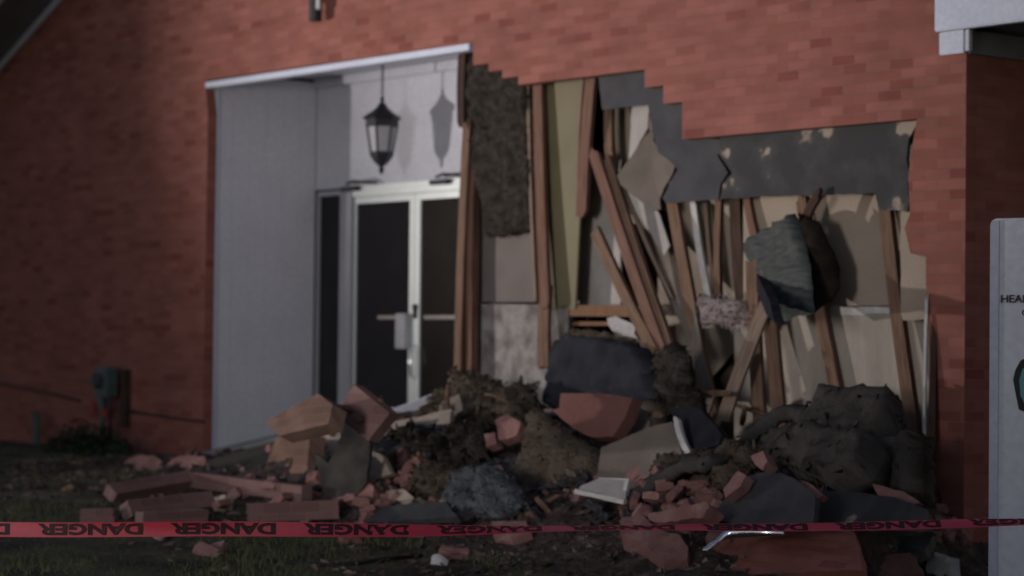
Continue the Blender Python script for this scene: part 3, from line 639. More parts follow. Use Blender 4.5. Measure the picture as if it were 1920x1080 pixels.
ch('pink_chunk', [(914, 818), (934, 812), (936, 838), (918, 842)], -1.02, 'brickone', 'tiny pink lump left of the small pink brick lump', 'brick piece', .07, amp=.02)
fuzz(ch('fibre_slab', [(990, 775), (1012, 762), (1040, 790), (1085, 822), (1126, 842), (1124, 892), (1090, 905), (1050, 932), (980, 928), (962, 888), (985, 830)], -1.0, 'fiberb', 'large brown insulation slab leaning at the centre of the rubble', 'insulation', .14, (.1, -1, .5), edge=.04, amp=.035, freq=4, jag=.014, smooth=True), 500, 0.03, 530)
ch('brick_chunk', [(1060, 742), (1130, 741), (1196, 750), (1182, 788), (1158, 824), (1120, 824), (1085, 808), (1042, 772), (1058, 770)], -.55, 'redflat', 'smooth red brick slab showing under the blue black mat', 'brick chunk', .1, (0, -1, .35), jag=.006)
ch('drywall_piece', [(1152, 795), (1170, 768), (1204, 765), (1222, 792), (1216, 822), (1150, 830)], -.62, 'dryb', 'beige drywall scrap above the big beige sheet, right of the red slab', 'drywall piece', .03, (.1, -1, .4))
ch('drywall_piece', [(1130, 842), (1214, 806), (1264, 792), (1284, 855), (1240, 868), (1210, 905), (1122, 904)], -1.0, 'dryb', 'largest flat beige drywall sheet at the centre of the rubble', 'drywall piece', .04, (.05, -1, .5), jag=.006, amp=.003)
lumber('pale_plank', (1270, 790, -.92), (1294, 855, -1.02), M['plaster'], w=.045, t=.03, label='short white broken edge strip at the right end of the big beige sheet', cat='plank')
ch('grey_slab', [(1262, 770), (1320, 772), (1362, 820), (1356, 838), (1296, 856), (1276, 800)], -.8, 'tarblue', 'blue grey slab lying right of the white edge strip', 'wall slab', .08, (-.1, -1, .6))
fuzz(ch('dark_clump', [(1240, 660), (1268, 640), (1292, 668), (1298, 720), (1318, 745), (1320, 800), (1262, 790), (1240, 730)], -.3, 'fiber', 'dark grey ragged clump hanging at the foot of the leaning boards', 'debris clump', .2, (0, -1, .1), edge=.07, amp=.1, jag=.025, smooth=True), 220, .045, 550)
ch('plaster_bit', [(1274, 712), (1284, 712), (1286, 724), (1276, 726)], -.46, 'plaster', 'tiny white plaster bit on the ragged clump, the upper of two', 'plaster bit', .03, jag=.003, sp=.03)
ch('plaster_bit', [(1272, 752), (1281, 752), (1280, 788), (1273, 788)], -.48, 'plaster', 'narrow white plaster bit on the ragged clump, the lower of two', 'plaster bit', .03, jag=.003, sp=.03)
def bar(a, b, w, t, mat, label, cat, dy=0., name='brick_course'):
    ya = onmound(a[0], a[1]+12).y-.05+dy*.3; yb = onmound(b[0], b[1]+12).y-.05+dy*.3
    return lumber(name, (a[0], a[1], ya), (b[0], b[1], yb), M[mat], w=w, t=t, rowuv=True, label=label, cat=cat, bow=0, split=.006)
TR = empty('white_tray', P(1130, 940, -1.5)); tag(TR, 'white rimmed tray lying tilted below the big beige drywall sheet', 'tray')
ch('tray_sheet', [(1090, 912), (1125, 898), (1178, 900), (1174, 936), (1130, 932), (1084, 922)], -1.5, 'dryl', None, None, .015, (0, -.75, .8), parent=TR, jag=.002)
lumber('tray_rim', (1080, 921, -1.55), (1172, 941, -1.55), M['plaster'], w=.03, t=.03, parent=TR, bow=0, split=.0)
lumber('tray_rim', (1170, 940, -1.53), (1178, 900, -1.45), M['plaster'], w=.03, t=.03, parent=TR, bow=0, split=.0)
lumber('tray_rim', (1125, 898, -1.42), (1178, 900, -1.42), M['plaster'], w=.02, t=.03, parent=TR, bow=0, split=.0)
fuzz(ch('fluff_pile', [(850, 930), (880, 900), (905, 880), (945, 885), (975, 912), (982, 950), (948, 966), (880, 970), (845, 958)], -1.65, 'fluff', 'blue grey fluffy heap of torn wadding above the tape', 'insulation', .3, (0, -1, .6), edge=.1, amp=.14, freq=8, jag=.03, smooth=True, sp=.035), 1300, 0.026, 945)
fuzz(ch('fluff_pile', [(1235, 860), (1280, 862), (1340, 850), (1400, 830), (1430, 848), (1395, 900), (1350, 920), (1290, 912), (1240, 900)], -1.05, 'fiberb', 'brown shaggy insulation lying behind the long black strip', 'insulation', .24, (0, -1, .6), edge=.09, amp=.12, freq=7, jag=.03, smooth=True), 600, 0.05, 650)
def strip(name, pts, w, t, mat, label, cat):
    bm = bmesh.new(); rows = []; P3 = [P(*p) for p in pts]; out = []
    for i in range(len(P3)-1):
        for k in range(6):
            u = k/6; p0 = P3[max(i-1, 0)]; p1 = P3[i]; p2 = P3[i+1]; p3 = P3[min(i+2, len(P3)-1)]
            out.append(.5*((2*p1)+(p2-p0)*u+(2*p0-5*p1+4*p2-p3)*u*u+(3*p1-p0-3*p2+p3)*u**3))
    out.append(P3[-1])
    for i, p in enumerate(out):
        d = (out[min(i+1, len(out)-1)]-out[max(i-1, 0)]).normalized(); n = Vector((0, -.8, .6)); n = (n-d*n.dot(d)).normalized(); s = d.cross(n)
        ww = w*(1+.35*noise.noise(Vector((i*.5, w*9, 2)))); nz = n*(.03*noise.noise(Vector((i*.7, 3, w))))
        rows.append([bm.verts.new(p+nz+s*ww*.5+n*t*.3), bm.verts.new(p+nz+n*t), bm.verts.new(p+nz-s*ww*.5+n*t*.3), bm.verts.new(p+nz-s*ww*.45-n*t*.5), bm.verts.new(p+nz+s*ww*.45-n*t*.5)])
    for a, b in zip(rows, rows[1:]):
        for k in range(5): bm.faces.new((a[k], a[(k+1) % 5], b[(k+1) % 5], b[k]))
    bm.faces.new(rows[0]); bm.faces.new(rows[-1][::-1]); bmesh.ops.recalc_face_normals(bm, faces=bm.faces)
    o = mesh_bm(name, bm, M[mat], smooth=True); origin(o); return tag(o, label, cat)
strip('felt_strip', [(1178, 948, -1.5), (1225, 905, -1.35), (1290, 872, -1.25), (1330, 868, -1.2), (1372, 850, -1.0), (1420, 810, -.75), (1470, 775, -.6), (1510, 780, -.55)], .13, .05, 'tarblack', 'long curved black felt strip rising to the right through the rubble', 'felt strip')
# the black bulging sacks of felt covered insulation at right
fuzz(ch('felt_bundle', [(1545, 750), (1692, 753), (1694, 800), (1656, 842), (1500, 836)], -.42, 'tarblack', 'upper black felt bundle resting under the slanted stud at right', 'felt bundle', .28, (.1, -.8, .9), edge=.025, amp=.02, freq=4, fold=.05, smooth=True), 90, 0.07, 90)
fuzz(ch('felt_bundle', [(1452, 838), (1480, 812), (1560, 806), (1640, 822), (1664, 850), (1640, 900), (1580, 922), (1530, 905), (1450, 880)], -.85, 'tarblack', 'wide black felt bundle in front of the upper black bundle', 'felt bundle', .3, (-.1, -1, .6), edge=.025, amp=.02, freq=4, fold=.06, smooth=True), 110, 0.07, 110)
fuzz(ch('felt_bundle', [(1618, 905), (1632, 862), (1680, 828), (1730, 812), (1736, 950), (1690, 940), (1640, 925)], -.62, 'tarblack', 'rounded black felt bundle squeezed against the broken brick edge', 'felt bundle', .26, (-.2, -1, .4), edge=.03, amp=.02, freq=4, fold=.06, smooth=True), 80, 0.06, 80)
ch('grey_slab', [(1335, 976), (1370, 930), (1410, 895), (1470, 890), (1502, 905), (1532, 940), (1530, 985), (1400, 990)], -1.45, 'tar', 'pointed dark grey slab just above the tape right of the pink rubble', 'wall slab', .05, (0, -1, .8))
ch('grey_slab', [(1528, 925), (1600, 925), (1680, 935), (1742, 962), (1752, 1000), (1640, 1000), (1540, 992)], -1.15, 'tarscuff', 'low dark slab above the tape below the black bundles', 'wall slab', .05, (0, -1, .8))
ch('pink_chunk', [(1640, 912), (1700, 925), (1728, 945), (1700, 950), (1650, 932)], -.98, 'brickone', 'thin pinkish brick sliver under the rounded black bundle', 'brick piece', .05)
ch('pink_chunk', [(1418, 860), (1442, 852), (1450, 872), (1440, 890), (1424, 878)], -1.22, 'brickone', 'small pink brick piece left of the wide black bundle', 'brick piece', .1, amp=.02)
ch('pink_chunk', [(1505, 905), (1532, 915), (1548, 930), (1540, 938), (1516, 928)], -1.3, 'brickone', 'small pink brick sliver right of the pointed grey slab', 'brick piece', .06)
ch('pink_chunk', [(1362, 925), (1392, 888), (1406, 895), (1398, 915), (1366, 940)], -1.5, 'brickone', 'slanting salmon brick leaning on the pointed grey slab', 'brick piece', .08)
ch('pink_chunk', [(1290, 958), (1330, 950), (1346, 960), (1330, 978), (1290, 985), (1230, 985), (1226, 970)], -1.75, 'brickone', 'flat pink brick lump lying among whole bricks just above the tape', 'brick piece', .12, amp=.03, jag=.02)
# fallen courses lying at left
bar((206, 926), (356, 900), .115, .10, 'brickrow', 'fallen row of pink bricks sloping left, the upper one at the left end', 'brick course', -.02)
bar((362, 899), (575, 926), .115, .10, 'brickrow', 'fallen row of pink bricks sloping down to the right', 'brick course', -.02)
bar((236, 958), (394, 940), .12, .10, 'brickrow', 'second fallen brick row lying below the upper left one', 'brick course', -.1)
bar((262, 974), (382, 968), .10, .10, 'brickrow', 'lowest fallen brick row at left, its foot behind the tape', 'brick course', -.16)
bar((154, 968), (216, 966), .10, .10, 'brickrow', 'single pink brick end just above the tape, leftmost of all', 'brick', name='brick_piece')
ch('mortar_slab', [(384, 940), (430, 932), (428, 955), (398, 970), (384, 962)], -1.55, 'tan', 'small beige mortar block between the two fallen brick rows', 'mortar piece', .08)
bar((464, 962), (634, 955), .13, .10, 'brickrow', 'dusty pink brick row just above the tape below the squarish chunk', 'brick course', -.05)
ch('brick_chunk', [(642, 928), (690, 910), (712, 918), (710, 952), (650, 955)], -1.6, 'brickone', 'pale pink brick block below the dark standing sheet', 'brick chunk', .12, (0, -1, .6), jag=.008)
ch('plaster_slab', [(700, 930), (760, 922), (782, 938), (770, 952), (708, 956)], -1.68, 'tan', 'cream plaster slab lying beside the pale pink block', 'plaster slab', .06, (0, -1, .8))
ch('concrete_slab', [(560, 965), (700, 955), (840, 945), (860, 975), (700, 985), (560, 985)], -1.85, 'tar', 'flat grey slab strip lying right behind the tape near the centre left', 'wall slab', .05, (0, -1, 1.2))
ch('pink_chunk', [(768, 868), (786, 858), (796, 872), (782, 905), (758, 920), (752, 900)], -1.4, 'brickone', 'reddish brick shard standing above the cream plaster slab', 'brick piece', .07)
fuzz(ch('fibre_clump', [(772, 905), (800, 872), (850, 872), (880, 892), (860, 925), (820, 945), (780, 935)], -1.5, 'fiberb', 'brown tangled fibre clump beside the blue grey fluff', 'insulation', .2, (0, -1, .6), edge=.08, amp=.1, jag=.03, smooth=True), 500, 0.055, 555)
# foreground
def on(px, py): return onmound(px, py).y
def fg(name, pts, mat, label, cat, thick=.1, nrm=(.2, -.5, 1.), **k):
    mx = sum(p[0] for p in pts)/len(pts); my = sum(p[1] for p in pts)/len(pts); p = onmound(mx, my)
    return ch(name, pts, p.y-thick*.3, mat, label, cat, thick, nrm, **k)
fg('brick_chunk', [(1170, 992), (1205, 985), (1235, 1010), (1270, 1020), (1296, 1045), (1294, 1070), (1250, 1072), (1210, 1040), (1165, 1014)], 'brickone', 'long pink brick chunk lying on the grass under the tape at centre right', 'brick chunk', .16, jag=.018, amp=.02)
fg('brick_chunk', [(1318, 1050), (1360, 1012), (1480, 1004), (1610, 1010), (1624, 1085), (1300, 1095)], 'brick', 'broad fallen panel of brown brickwork lying face up at the bottom right', 'brick panel', .12, (.0, -.6, 1), jag=.012)
fg('brick_chunk', [(925, 990), (990, 988), (1000, 1010), (960, 1020), (926, 1010)], 'brickone', 'pink brick half lying just under the tape at the centre', 'brick', .1, jag=.01)
fg('grey_slab', [(1620, 1005), (1690, 1000), (1756, 1004), (1738, 1040), (1700, 1060), (1640, 1062)], 'green', 'dark greenish slab under the tape right of the brick panel', 'wall slab', .06, (0, -.8, 1))
fg('brick_chunk', [(1640, 1058), (1715, 1050), (1735, 1090), (1650, 1100)], 'brickone', 'dusky pink chunk at the bottom edge right of the brick panel', 'brick chunk', .12, jag=.015)
fg('concrete_lump', [(1735, 1050), (1765, 1038), (1800, 1050), (1800, 1100), (1740, 1100)], 'concrete', 'pale concrete lump at the foot of the brick corner', 'concrete lump', .14, (0, -1, .8), edge=.05, amp=.03)
fg('brick_chunk', [(1330, 1000), (1360, 1004), (1372, 1024), (1340, 1035), (1322, 1018)], 'brickone', 'small pink brick piece beside the bent shiny metal', 'brick piece', .08)
fg('plaster_bit', [(806, 1052), (822, 1044), (842, 1050), (838, 1066), (812, 1070)], 'plaster', 'white plaster lump alone on the grass at the bottom centre left', 'plaster lump', .07, edge=.03, amp=.02, smooth=True, sp=.025)
fg('plaster_bit', [(1478, 1004), (1530, 992), (1534, 1000), (1490, 1010)], 'tan', 'pale sliver lying on the far edge of the brick panel', 'plaster sliver', .03)
# bent round metal trim
pm = [P(a, b-4, onmound(a, b).y-.42) for a, b in ((1322, 1036), (1340, 1022), (1358, 1008), (1375, 1003), (1400, 1001), (1430, 1002), (1470, 1004))]
bm = bmesh.new(); tube_bm(bm, pm, [.012, .02, .026, .034, .036, .03, .012], 14)
o = mesh_bm('metal_strip', bm, M['steel'], smooth=True); origin(o); tag(o, 'bent shiny metal strip glinting under the tape at the right', 'metal strip')
bm = bmesh.new(); hp = [onmound(a, b)+Vector((0, 0, .015)) for a, b in ((484, 1048), (520, 1056), (570, 1062), (620, 1064), (670, 1060), (720, 1052), (790, 1046))]
tube_bm(bm, hp, .014); o = mesh_bm('garden_hose', bm, M['hose'], smooth=True); origin(o); tag(o, 'black curved hose lying in the grass at the bottom left', 'hose')
# ---- scattered small individuals on the mound
LM = [('glass doors', 740, 700), ('grey porch panel', 470, 830), ('dark standing sheet', 645, 850), ('tallest pink chunk', 690, 770), ('squarish tan chunk', 555, 860), ('fallen brick rows', 330, 930),
      ('dusty pink brick row', 550, 955), ('dark grey sloping slab', 765, 845), ('shaggy brown heap', 900, 750), ('cream plaster slab', 740, 938), ('blue grey fluff', 915, 925), ('big brown insulation slab', 1050, 860),
      ('blue black mat', 1150, 690), ('red brick slab', 1120, 785), ('white rimmed tray', 1130, 920), ('big beige sheet', 1210, 850), ('white edge strip', 1282, 820), ('leaning boards', 1250, 680), ('long black strip', 1330, 870),
      ('pink brick lump', 1280, 970), ('pointed grey slab', 1440, 940), ('wide black bundle', 1555, 860), ('upper black bundle', 1610, 790), ('rounded black bundle', 1685, 890), ('low dark slab', 1640, 965),
      ('shiny metal strip', 1385, 1010), ('brown brick panel', 1460, 1045), ('long pink chunk', 1235, 1030), ('brick corner', 1790, 960), ('utility meter', 190, 760), ('black hose', 620, 1060), ('white plaster lump', 822, 1055)]
USED = set()
def where(px, py, nm):
    for _, ln, lx, ly in sorted(((px-a)**2+(1.5*(py-b))**2, n, a, b) for n, a, b in LM)[:6]:
        dx_, dy_ = px-lx, py-ly
        h = 'left' if dx_ < 0 else 'right'; v = 'above' if dy_ < 0 else 'below'
        if abs(dx_) > 3*abs(dy_): opts = ['just '+h+' of', h+' of', 'farther '+h+' of']
        elif abs(dy_) > abs(dx_): opts = ['just '+v, v, 'farther '+v]
        else: opts = [v+' and '+h+' of', 'close '+v+' and '+h+' of', 'well '+v+' and '+h+' of']
        dd_ = math.hypot(dx_, dy_); k0 = 0 if dd_ < 45 else (1 if dd_ < 90 else 2)
        for o_ in [opts[k0]]+[opts[1]]:
            L__ = nm+' '+o_+' the '+ln
            if L__ not in USED: USED.add(L__); return L__
    return None
def scatter(name, n, maker, label, cat, group, region, seed, sink=.3):
    rn = random.Random(seed); bases = []
    for k in range(min(n, 7)):
        bases.append(maker(rn))
    for k in range(n):
        px = rn.uniform(*region[0]); py = rn.uniform(*region[1]); p = onmound(px, py)
        o = bpy.data.objects.new(name, bases[k % len(bases)]); S.collection.objects.link(o)
        if p.y < -4: p.z = ground(p.x, p.y)
        if 'dusty' in label: p = p+Vector((-.05, -.08, .03+.05*rn.random()))
        o.location = p+Vector((0, 0, .01)); o.rotation_euler = (rn.gauss(0, .45), rn.gauss(0, .45), rn.uniform(0, 6.28)); s = rn.uniform(.7, 1.25); o.scale = (s, s, s)
        sz = 'smaller ' if s < .87 else ('larger ' if s > 1.08 else '')
        tag(o, where(px, py, sz+label) or sz+label+' scattered in the rubble', cat, group)
def rough_box(dims, mat, amp, cuts=4):
    def mk(rn):
        bm = bmesh.new(); bmesh.ops.create_cube(bm, size=1); bmesh.ops.subdivide_edges(bm, edges=bm.edges, cuts=cuts, use_grid_fill=True)
        so = rn.uniform(0, 50); sx = rn.uniform(.5, 1.05)
        for v in bm.verts:
            c = v.co.copy(); k = noise.noise_vector(Vector((c.x*2.2+so, c.y*2.2, c.z*2.2)))
            cor = max(0, (abs(c.x)+abs(c.y)+abs(c.z))-1.15)
            v.co = Vector((c.x*dims[0]*sx, c.y*dims[1], c.z*dims[2]))*(1-.25*cor)+k*amp
        me = bpy.data.meshes.new('fragment'); bm.to_mesh(me); bm.free(); boxuv(me); me.materials.append(M[mat]); return me
    return mk
scatter('broken_brick', 60, rough_box((.19, .09, .058), 'brickone', .009), 'broken pink brick', 'brick', 'broken bricks scattered in the rubble', ((420, 1740), (840, 985)), 11)
scatter('broken_brick', 14, rough_box((.19, .09, .058), 'brickone', .014), 'pink brick piece on the grass', 'brick', 'broken bricks on the grass', ((150, 1620), (960, 1050)), 12)
scatter('pink_brick', 24, rough_box((.2, .095, .06), 'brickone', .008), 'dusty pink brick', 'brick', 'pink bricks above the tape', ((1215, 1385), (905, 978)), 44)
scatter('pink_brick', 12, rough_box((.2, .095, .06), 'brickone', .008), 'dusty pink brick', 'brick', 'pink bricks at left', ((430, 800), (895, 975)), 45)
scatter('drywall_crumb', 46, rough_box((.16, .11, .016), 'dryb', .02), 'beige drywall crumb', 'drywall crumb', 'drywall crumbs in the rubble', ((560, 1720), (780, 980)), 13)
scatter('wood_splinter', 46, rough_box((.42, .03, .022), 'wood', .012), 'thin wood splinter', 'wood splinter', 'wood splinters in the rubble', ((620, 1720), (740, 970)), 14)
scatter('felt_scrap', 60, rough_box((.24, .19, .02), 'tar', .06), 'dark felt scrap', 'felt scrap', 'felt scraps in the rubble', ((560, 1740), (800, 985)), 15)
scatter('dark_stone', 26, rough_box((.15, .12, .09), 'debris', .04), 'dark mortar lump', 'mortar lump', 'mortar lumps in the rubble', ((420, 1740), (850, 1000)), 16)
scatter('brick_crumb', 20, rough_box((.17, .09, .058), 'brickone', .02), 'pink brick stub', 'brick', 'brick stubs at the corner', ((1745, 1805), (890, 1010)), 17)
scatter('fallen_leaf', 2, rough_box((.16, .08, .03), 'orange', .01), 'orange brown brick bit on the dark grass', 'brick bit', 'orange bits at far left', ((60, 150), (865, 925)), 5)
scatter('brick_crumb', 46, rough_box((.08, .06, .045), 'brickone', .012, 3), 'pink brick crumb', 'brick crumb', 'brick crumbs in the rubble', ((430, 1740), (850, 990)), 21)
bm = bmesh.new(); rn = random.Random(31)
for k in range(9000):
    x = rn.uniform(-5.2, 5.0); y = rn.gauss(-1.5, 1.1)
    if y > .6 or y < -4.2: continue
    z = max(mound(x, y) if y > -2.9 else -9, ground(x, y)); c = Vector((x, y, z+.004)); q = rn.choice((.008, .012, .018, .03))
    v = [bm.verts.new(c+Vector((rn.gauss(0, 1), rn.gauss(0, 1), rn.gauss(0, .6)))*q) for _ in range(4)]
    for f in ((0, 1, 2), (0, 2, 3), (0, 3, 1), (1, 3, 2)): bm.faces.new([v[i] for i in f])
o = mesh_bm('grit', bm, M['grit'], uv=False); tag(o, 'fine chips of brick, mortar and board strewn over the rubble', 'grit', kind='stuff')
# low heap at left of the fallen rows
fg('brick_chunk', [(222, 890), (250, 865), (300, 862), (318, 880), (290, 892)], 'brickone', 'dim brown brick chunk half sunk by the wall left of the porch', 'brick chunk', .12, (0, -1, .8), jag=.015, amp=.02)
fg('brick_chunk', [(320, 880), (345, 862), (390, 864), (400, 880), (360, 886)], 'brickone', 'dim brown brick chunk at the foot of the porch jamb', 'brick chunk', .12, (0, -1, .8), jag=.015, amp=.02)

# ------------------------------------------------------------------ meter, pipe, shrub at far left
mp_ = P(188, 790, -.18); mt_ = P(188, 688, -.18)
U = empty('utility_meter', Vector((mp_.x, mp_.y, mp_.z))); tag(U, 'teal grey utility meter with red tags on the brick wall at far left', 'utility meter')
cx, cy = mp_.x, mp_.y; h = mt_.z-mp_.z
bm = bmesh.new(); add_box(bm, (cx-.13, cy, mp_.z+h*.45), (cx+.13, cy+.12, mt_.z), .015); mesh_bm('meter_box', bm, M['meter'], U)
bm = bmesh.new(); lathe_bm(bm, (0, 0, 0), [(.07, 0), (.075, .02), (.075, .06), (.05, .08)], 18)
bmesh.ops.rotate(bm, verts=bm.verts, cent=(0, 0, 0), matrix=Matrix.Rotation(math.pi/2, 3, 'X')); bmesh.ops.translate(bm, verts=bm.verts, vec=(cx-.02, cy+.0, mp_.z+h*.75)); mesh_bm('meter_dial', bm, M['fluff'], U)
bm = bmesh.new(); tube_bm(bm, [(cx-.06, cy+.05, mp_.z+h*.5), (cx-.04, cy+.05, mp_.z+h*.2), (cx-.03, cy+.05, ground(cx, cy)-.05)], [.06, .03, .022]); mesh_bm('pipe', bm, M['meter'], U)
bm = bmesh.new(); tube_bm(bm, [(cx+.10, cy+.05, mp_.z+h*.5), (cx+.11, cy+.05, ground(cx, cy)-.05)], .02); mesh_bm('pipe', bm, M['iron'], U)
box('red_tag', (cx-.19, cy+.0, mp_.z+h*.12), (cx-.11, cy+.02, mp_.z+h*.34), M['red'], U)
box('red_tag', (cx+.03, cy-.01, mp_.z+h*.08), (cx+.14, cy+.02, mp_.z+h*.22), M['red'], U)
box('shadow_plate', (cx+.16, -.06, mp_.z-.05), (cx+.27, -.002, mt_.z-.02), M['wooddark'], U)  # dark plate set where the meter's shadow falls on the brick
pp = P(66, 815, -.15); pq = P(66, 772, -.15)
bm = bmesh.new(); tube_bm(bm, [(pp.x, pp.y, ground(pp.x, pp.y)-.1), (pp.x, pp.y, pq.z-.02), (pp.x, pp.y, pq.z)], [.03, .03, .038], 12); tube_bm(bm, [(pp.x+.06, pp.y, ground(pp.x, pp.y)-.1), (pp.x+.06, pp.y, pq.z-.02)], .022, 10)
o = mesh_bm('standpipe', bm, M['meter']); origin(o); tag(o, 'short grey green standpipe by the wall at the far left edge', 'pipe')
def cable(pts, label):
    bm = bmesh.new(); tube_bm(bm, [P(*p) for p in pts], .012, 6); o = mesh_bm('wall_cable', bm, M['iron'], smooth=True); origin(o); tag(o, label, 'cable')
cable([(-60, 704, -.02), (20, 722, -.02), (90, 736, -.02), (150, 752, -.02)], 'dark sagging cable traced along its shadow line on the wall left of the meter')  # dark tube laid on the line of the cable's shadow
cable([(238, 770, -.02), (290, 778, -.02), (340, 786, -.02), (382, 790, -.02)], 'thin dark cable along the brick wall right of the meter')
SH = empty('low_shrub', Vector((P(170, 850, -.5).x, -.5, .38))); tag(SH, 'low dark shrub spreading on the ground under the utility meter', 'shrub')
rn = random.Random(9); bm = bmesh.new(); sc_ = P(165, 825, -.45)
for k in range(2600):
    a = rn.uniform(0, 6.28); r = math.sqrt(rn.random()); zz_ = rn.random()
    lobe = 1+.3*math.sin(a*3+1)
    q = Vector((sc_.x+math.cos(a)*r*.55*lobe, -.45+math.sin(a)*r*.33, ground(sc_.x, -.4)+.27*zz_*(1-r*r*.8)*(1+.3*math.sin(a*5))))
    u = Vector((rn.gauss(0, 1), rn.gauss(0, 1), rn.gauss(0, .6))).normalized(); v = u.orthogonal().normalized(); s = rn.uniform(.012, .026)
    bm.faces.new([bm.verts.new(q+u*s*1.5), bm.verts.new(q+v*s*.6), bm.verts.new(q-u*s*1.5), bm.verts.new(q-v*s*.6)])
mesh_bm('foliage', bm, M['leaf'], SH, uv=False)
bm = bmesh.new()
for k in range(14):
    a = rn.uniform(0, 6.28); r = rn.uniform(.1, .42); b = Vector((sc_.x, -.45, .33)); tube_bm(bm, [b, b+Vector((math.cos(a)*r*.5, math.sin(a)*r*.3, .12)), b+Vector((math.cos(a)*r, math.sin(a)*r*.6, .2))], [.008, .006, .003], 5)
mesh_bm('stem', bm, M['wooddark'], SH)

# ------------------------------------------------------------------ white sign board at the right edge
SY = -1.3
s0 = P(1857, 410, SY); nS = Vector((.28, -1, 0)).normalized(); eS = Vector((1, .28, 0)).normalized()
SB = empty('sign_board', Vector((s0.x+.5, s0.y, -.02))); tag(SB, 'tall white board with black lettering and a teal emblem at the right edge', 'sign')
Wd = 1.3; r_ = .04; zt = s0.z
out = [(0, -.02), (Wd, -.02)]+[(Wd-r_+r_*math.cos(t), zt-r_+r_*math.sin(t)) for t in [i*math.pi/10 for i in range(6)]]+[(r_-r_*math.sin(t), zt-r_+r_*math.cos(t)) for t in [i*math.pi/10 for i in range(6)]]
def sgn(name, out, d0, d1, mat):
    bm = bmesh.new(); f = [bm.verts.new(Vector((s0.x, s0.y, 0))+eS*a+Vector((0, 0, b))+nS*d1) for a, b in out]; g_ = [bm.verts.new(Vector((s0.x, s0.y, 0))+eS*a+Vector((0, 0, b))+nS*d0) for a, b in out]
    bm.faces.new(f); bm.faces.new(g_[::-1]); n = len(out)
    for i in range(n): bm.faces.new((f[i], g_[i], g_[(i+1) % n], f[(i+1) % n]))
    bmesh.ops.recalc_face_normals(bm, faces=bm.faces); return mesh_bm(name, bm, M[mat], SB)
sgn('board', out, -.07, 0, 'sign')
sgn('edge_strip', [(.006, -.0), (.055, -.0), (.055, zt-.012), (.02, zt-.012), (.006, zt-.03)], .001, .01, 'fascia')
def text_verts(txt, size, bold=.0):
    cu = bpy.data.curves.new('t', 'FONT'); cu.body = txt; cu.size = size; cu.offset = bold; cu.resolution_u = 3
    o = bpy.data.objects.new('t', cu); S.collection.objects.link(o); dg = bpy.context.evaluated_depsgraph_get(); dg.update()
    me = bpy.data.meshes.new_from_object(o.evaluated_get(dg)); v = [tuple(x.co) for x in me.vertices]; f = [tuple(p.vertices) for p in me.polygons]
    bpy.data.objects.remove(o); bpy.data.meshes.remove(me); return v, f
def sxy(px, py):
    d = ray(px, py); q = CAM+d*((s0-CAM).dot(nS)/d.dot(nS)); return (q-s0).dot(eS), q.z
def signtext(txt, px, py, hpx, mat='black'):
    v, f = text_verts(txt, 1, .02); hx = max(p[1] for p in v); a, z1 = sxy(px, py); _, z2 = sxy(px, py-hpx); sc = (z2-z1)/hx
    bm = bmesh.new(); V = [bm.verts.new(Vector((s0.x, s0.y, 0))+eS*(a+p[0]*sc*1.15)+Vector((0, 0, z1+p[1]*sc))+nS*.0125) for p in v]
    for q in f:
        try: bm.faces.new([V[i] for i in q])
        except ValueError: pass
    mesh_bm('lettering', bm, M[mat], SB)
signtext('HEAD', 1877, 567, 14)
signtext('O', 1917, 592, 12)
def drop(pts, d, mat, name):
    o_ = [sxy(*p) for p in pts]; sgn(name, o_, .0012, d, mat)
drop([(1914, 676), (1922, 672), (1940, 690), (1950, 720), (1940, 755), (1922, 772), (1911, 768), (1905, 740), (1900, 712), (1904, 694)], .004, 'black', 'emblem_outline')
drop([(1918, 692), (1926, 686), (1938, 702), (1942, 722), (1934, 748), (1922, 758), (1914, 740), (1912, 712)], .006, 'teal', 'emblem')

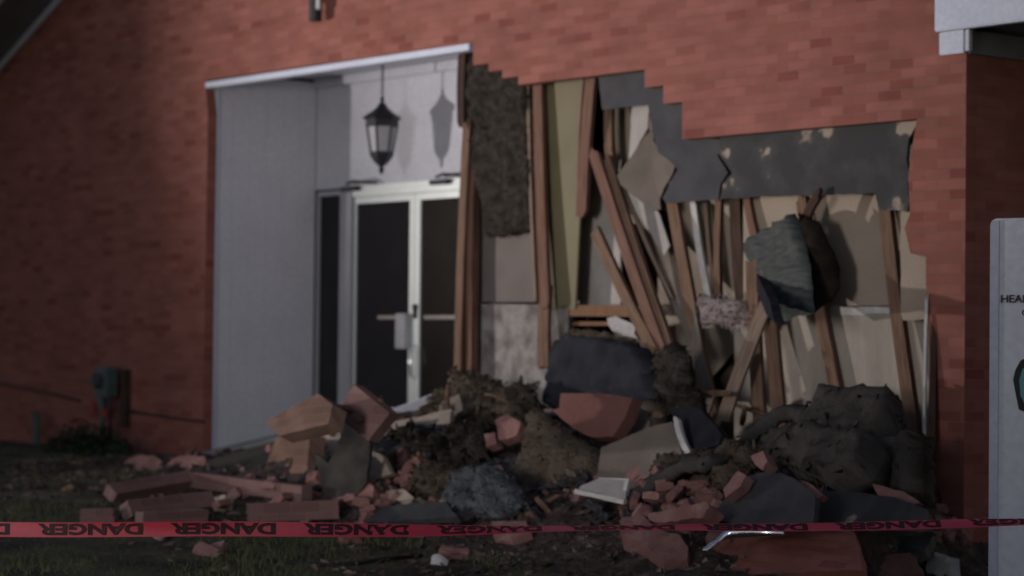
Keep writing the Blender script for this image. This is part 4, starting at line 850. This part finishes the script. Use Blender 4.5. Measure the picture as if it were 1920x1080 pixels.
# ------------------------------------------------------------------ DANGER tape (seen upside down)
def dpt(px, py, Z):
    d = ray(px, py); return CAM+d*(Z/FPX)
ZT = 10.9
t0 = dpt(-500, 995, ZT); t1 = dpt(2420, 978, ZT)
T = empty('danger_tape', t0); tag(T, 'red barrier tape printed DANGER, hanging upside down across the whole front', 'barrier tape')
L_ = (t1-t0).length; ex = (t1-t0).normalized()
TW = .070
def tape_pt(s, v, lift=0.):
    """s metres along, v in -.5..+.5 across"""
    u = s/L_; px = -500+2920*u
    tw = min(1, max(0, (px-150)/1100)); ph = 1.2*(tw*tw*(3-2*tw))+.06*math.sin(s*1.9+1)+.04*math.sin(s*5.1)
    up = CU*math.cos(ph)+F*math.sin(ph); nn = -F*math.cos(ph)+CU*math.sin(ph)
    c = t0+(t1-t0)*u+Vector((0, 0, -.035*math.sin(math.pi*u)+.004*math.sin(s*3.3)+ .020))
    return c+up*(v*TW)+nn*(lift+.004*math.sin(v*3+s*2.3))
bm = bmesh.new(); K = 500; g0 = [[bm.verts.new(tape_pt(L_*i/K, v)) for v in (-.5, -.25, 0, .25, .5)] for i in range(K+1)]
for i in range(K):
    for j in range(4): bm.faces.new((g0[i][j], g0[i+1][j], g0[i+1][j+1], g0[i][j+1]))
o = mesh_bm('tape_band', bm, M['tape'], T, smooth=True)
v, f = text_verts('DANGER', 1, .05)
vx = max(p[0] for p in v); vy = max(p[1] for p in v)
bw = .505; pitch = .632
s_first = (70+500)/2920*L_-pitch*3
k = 0
while s_first+k*pitch < L_-.6:
    sa = s_first+k*pitch; k += 1
    if sa < .05: continue
    V = []; tv = bmesh.new()
    for p in v:
        a = sa+bw*(1-p[0]/vx); b = -(p[1]/vy-.5)*.74      # turned 180 degrees
        V.append(tv.verts.new(tape_pt(a, b, .0015)))
    for q in f:
        try: tv.faces.new([V[i] for i in q])
        except ValueError: pass
    mesh_bm('lettering', tv, M['ink'], T, uv=False)
for tp, w in ((t0, 'left'), (t1, 'right')):
    bm = bmesh.new(); lathe_bm(bm, (tp.x, tp.y, -.15), [(.02, 0), (.02, tp.z+.35), (.014, tp.z+.37)], 8); o = mesh_bm('stake', bm, M['woodlight']); origin(o); tag(o, 'wooden stake holding the '+w+' end of the red tape', 'stake')
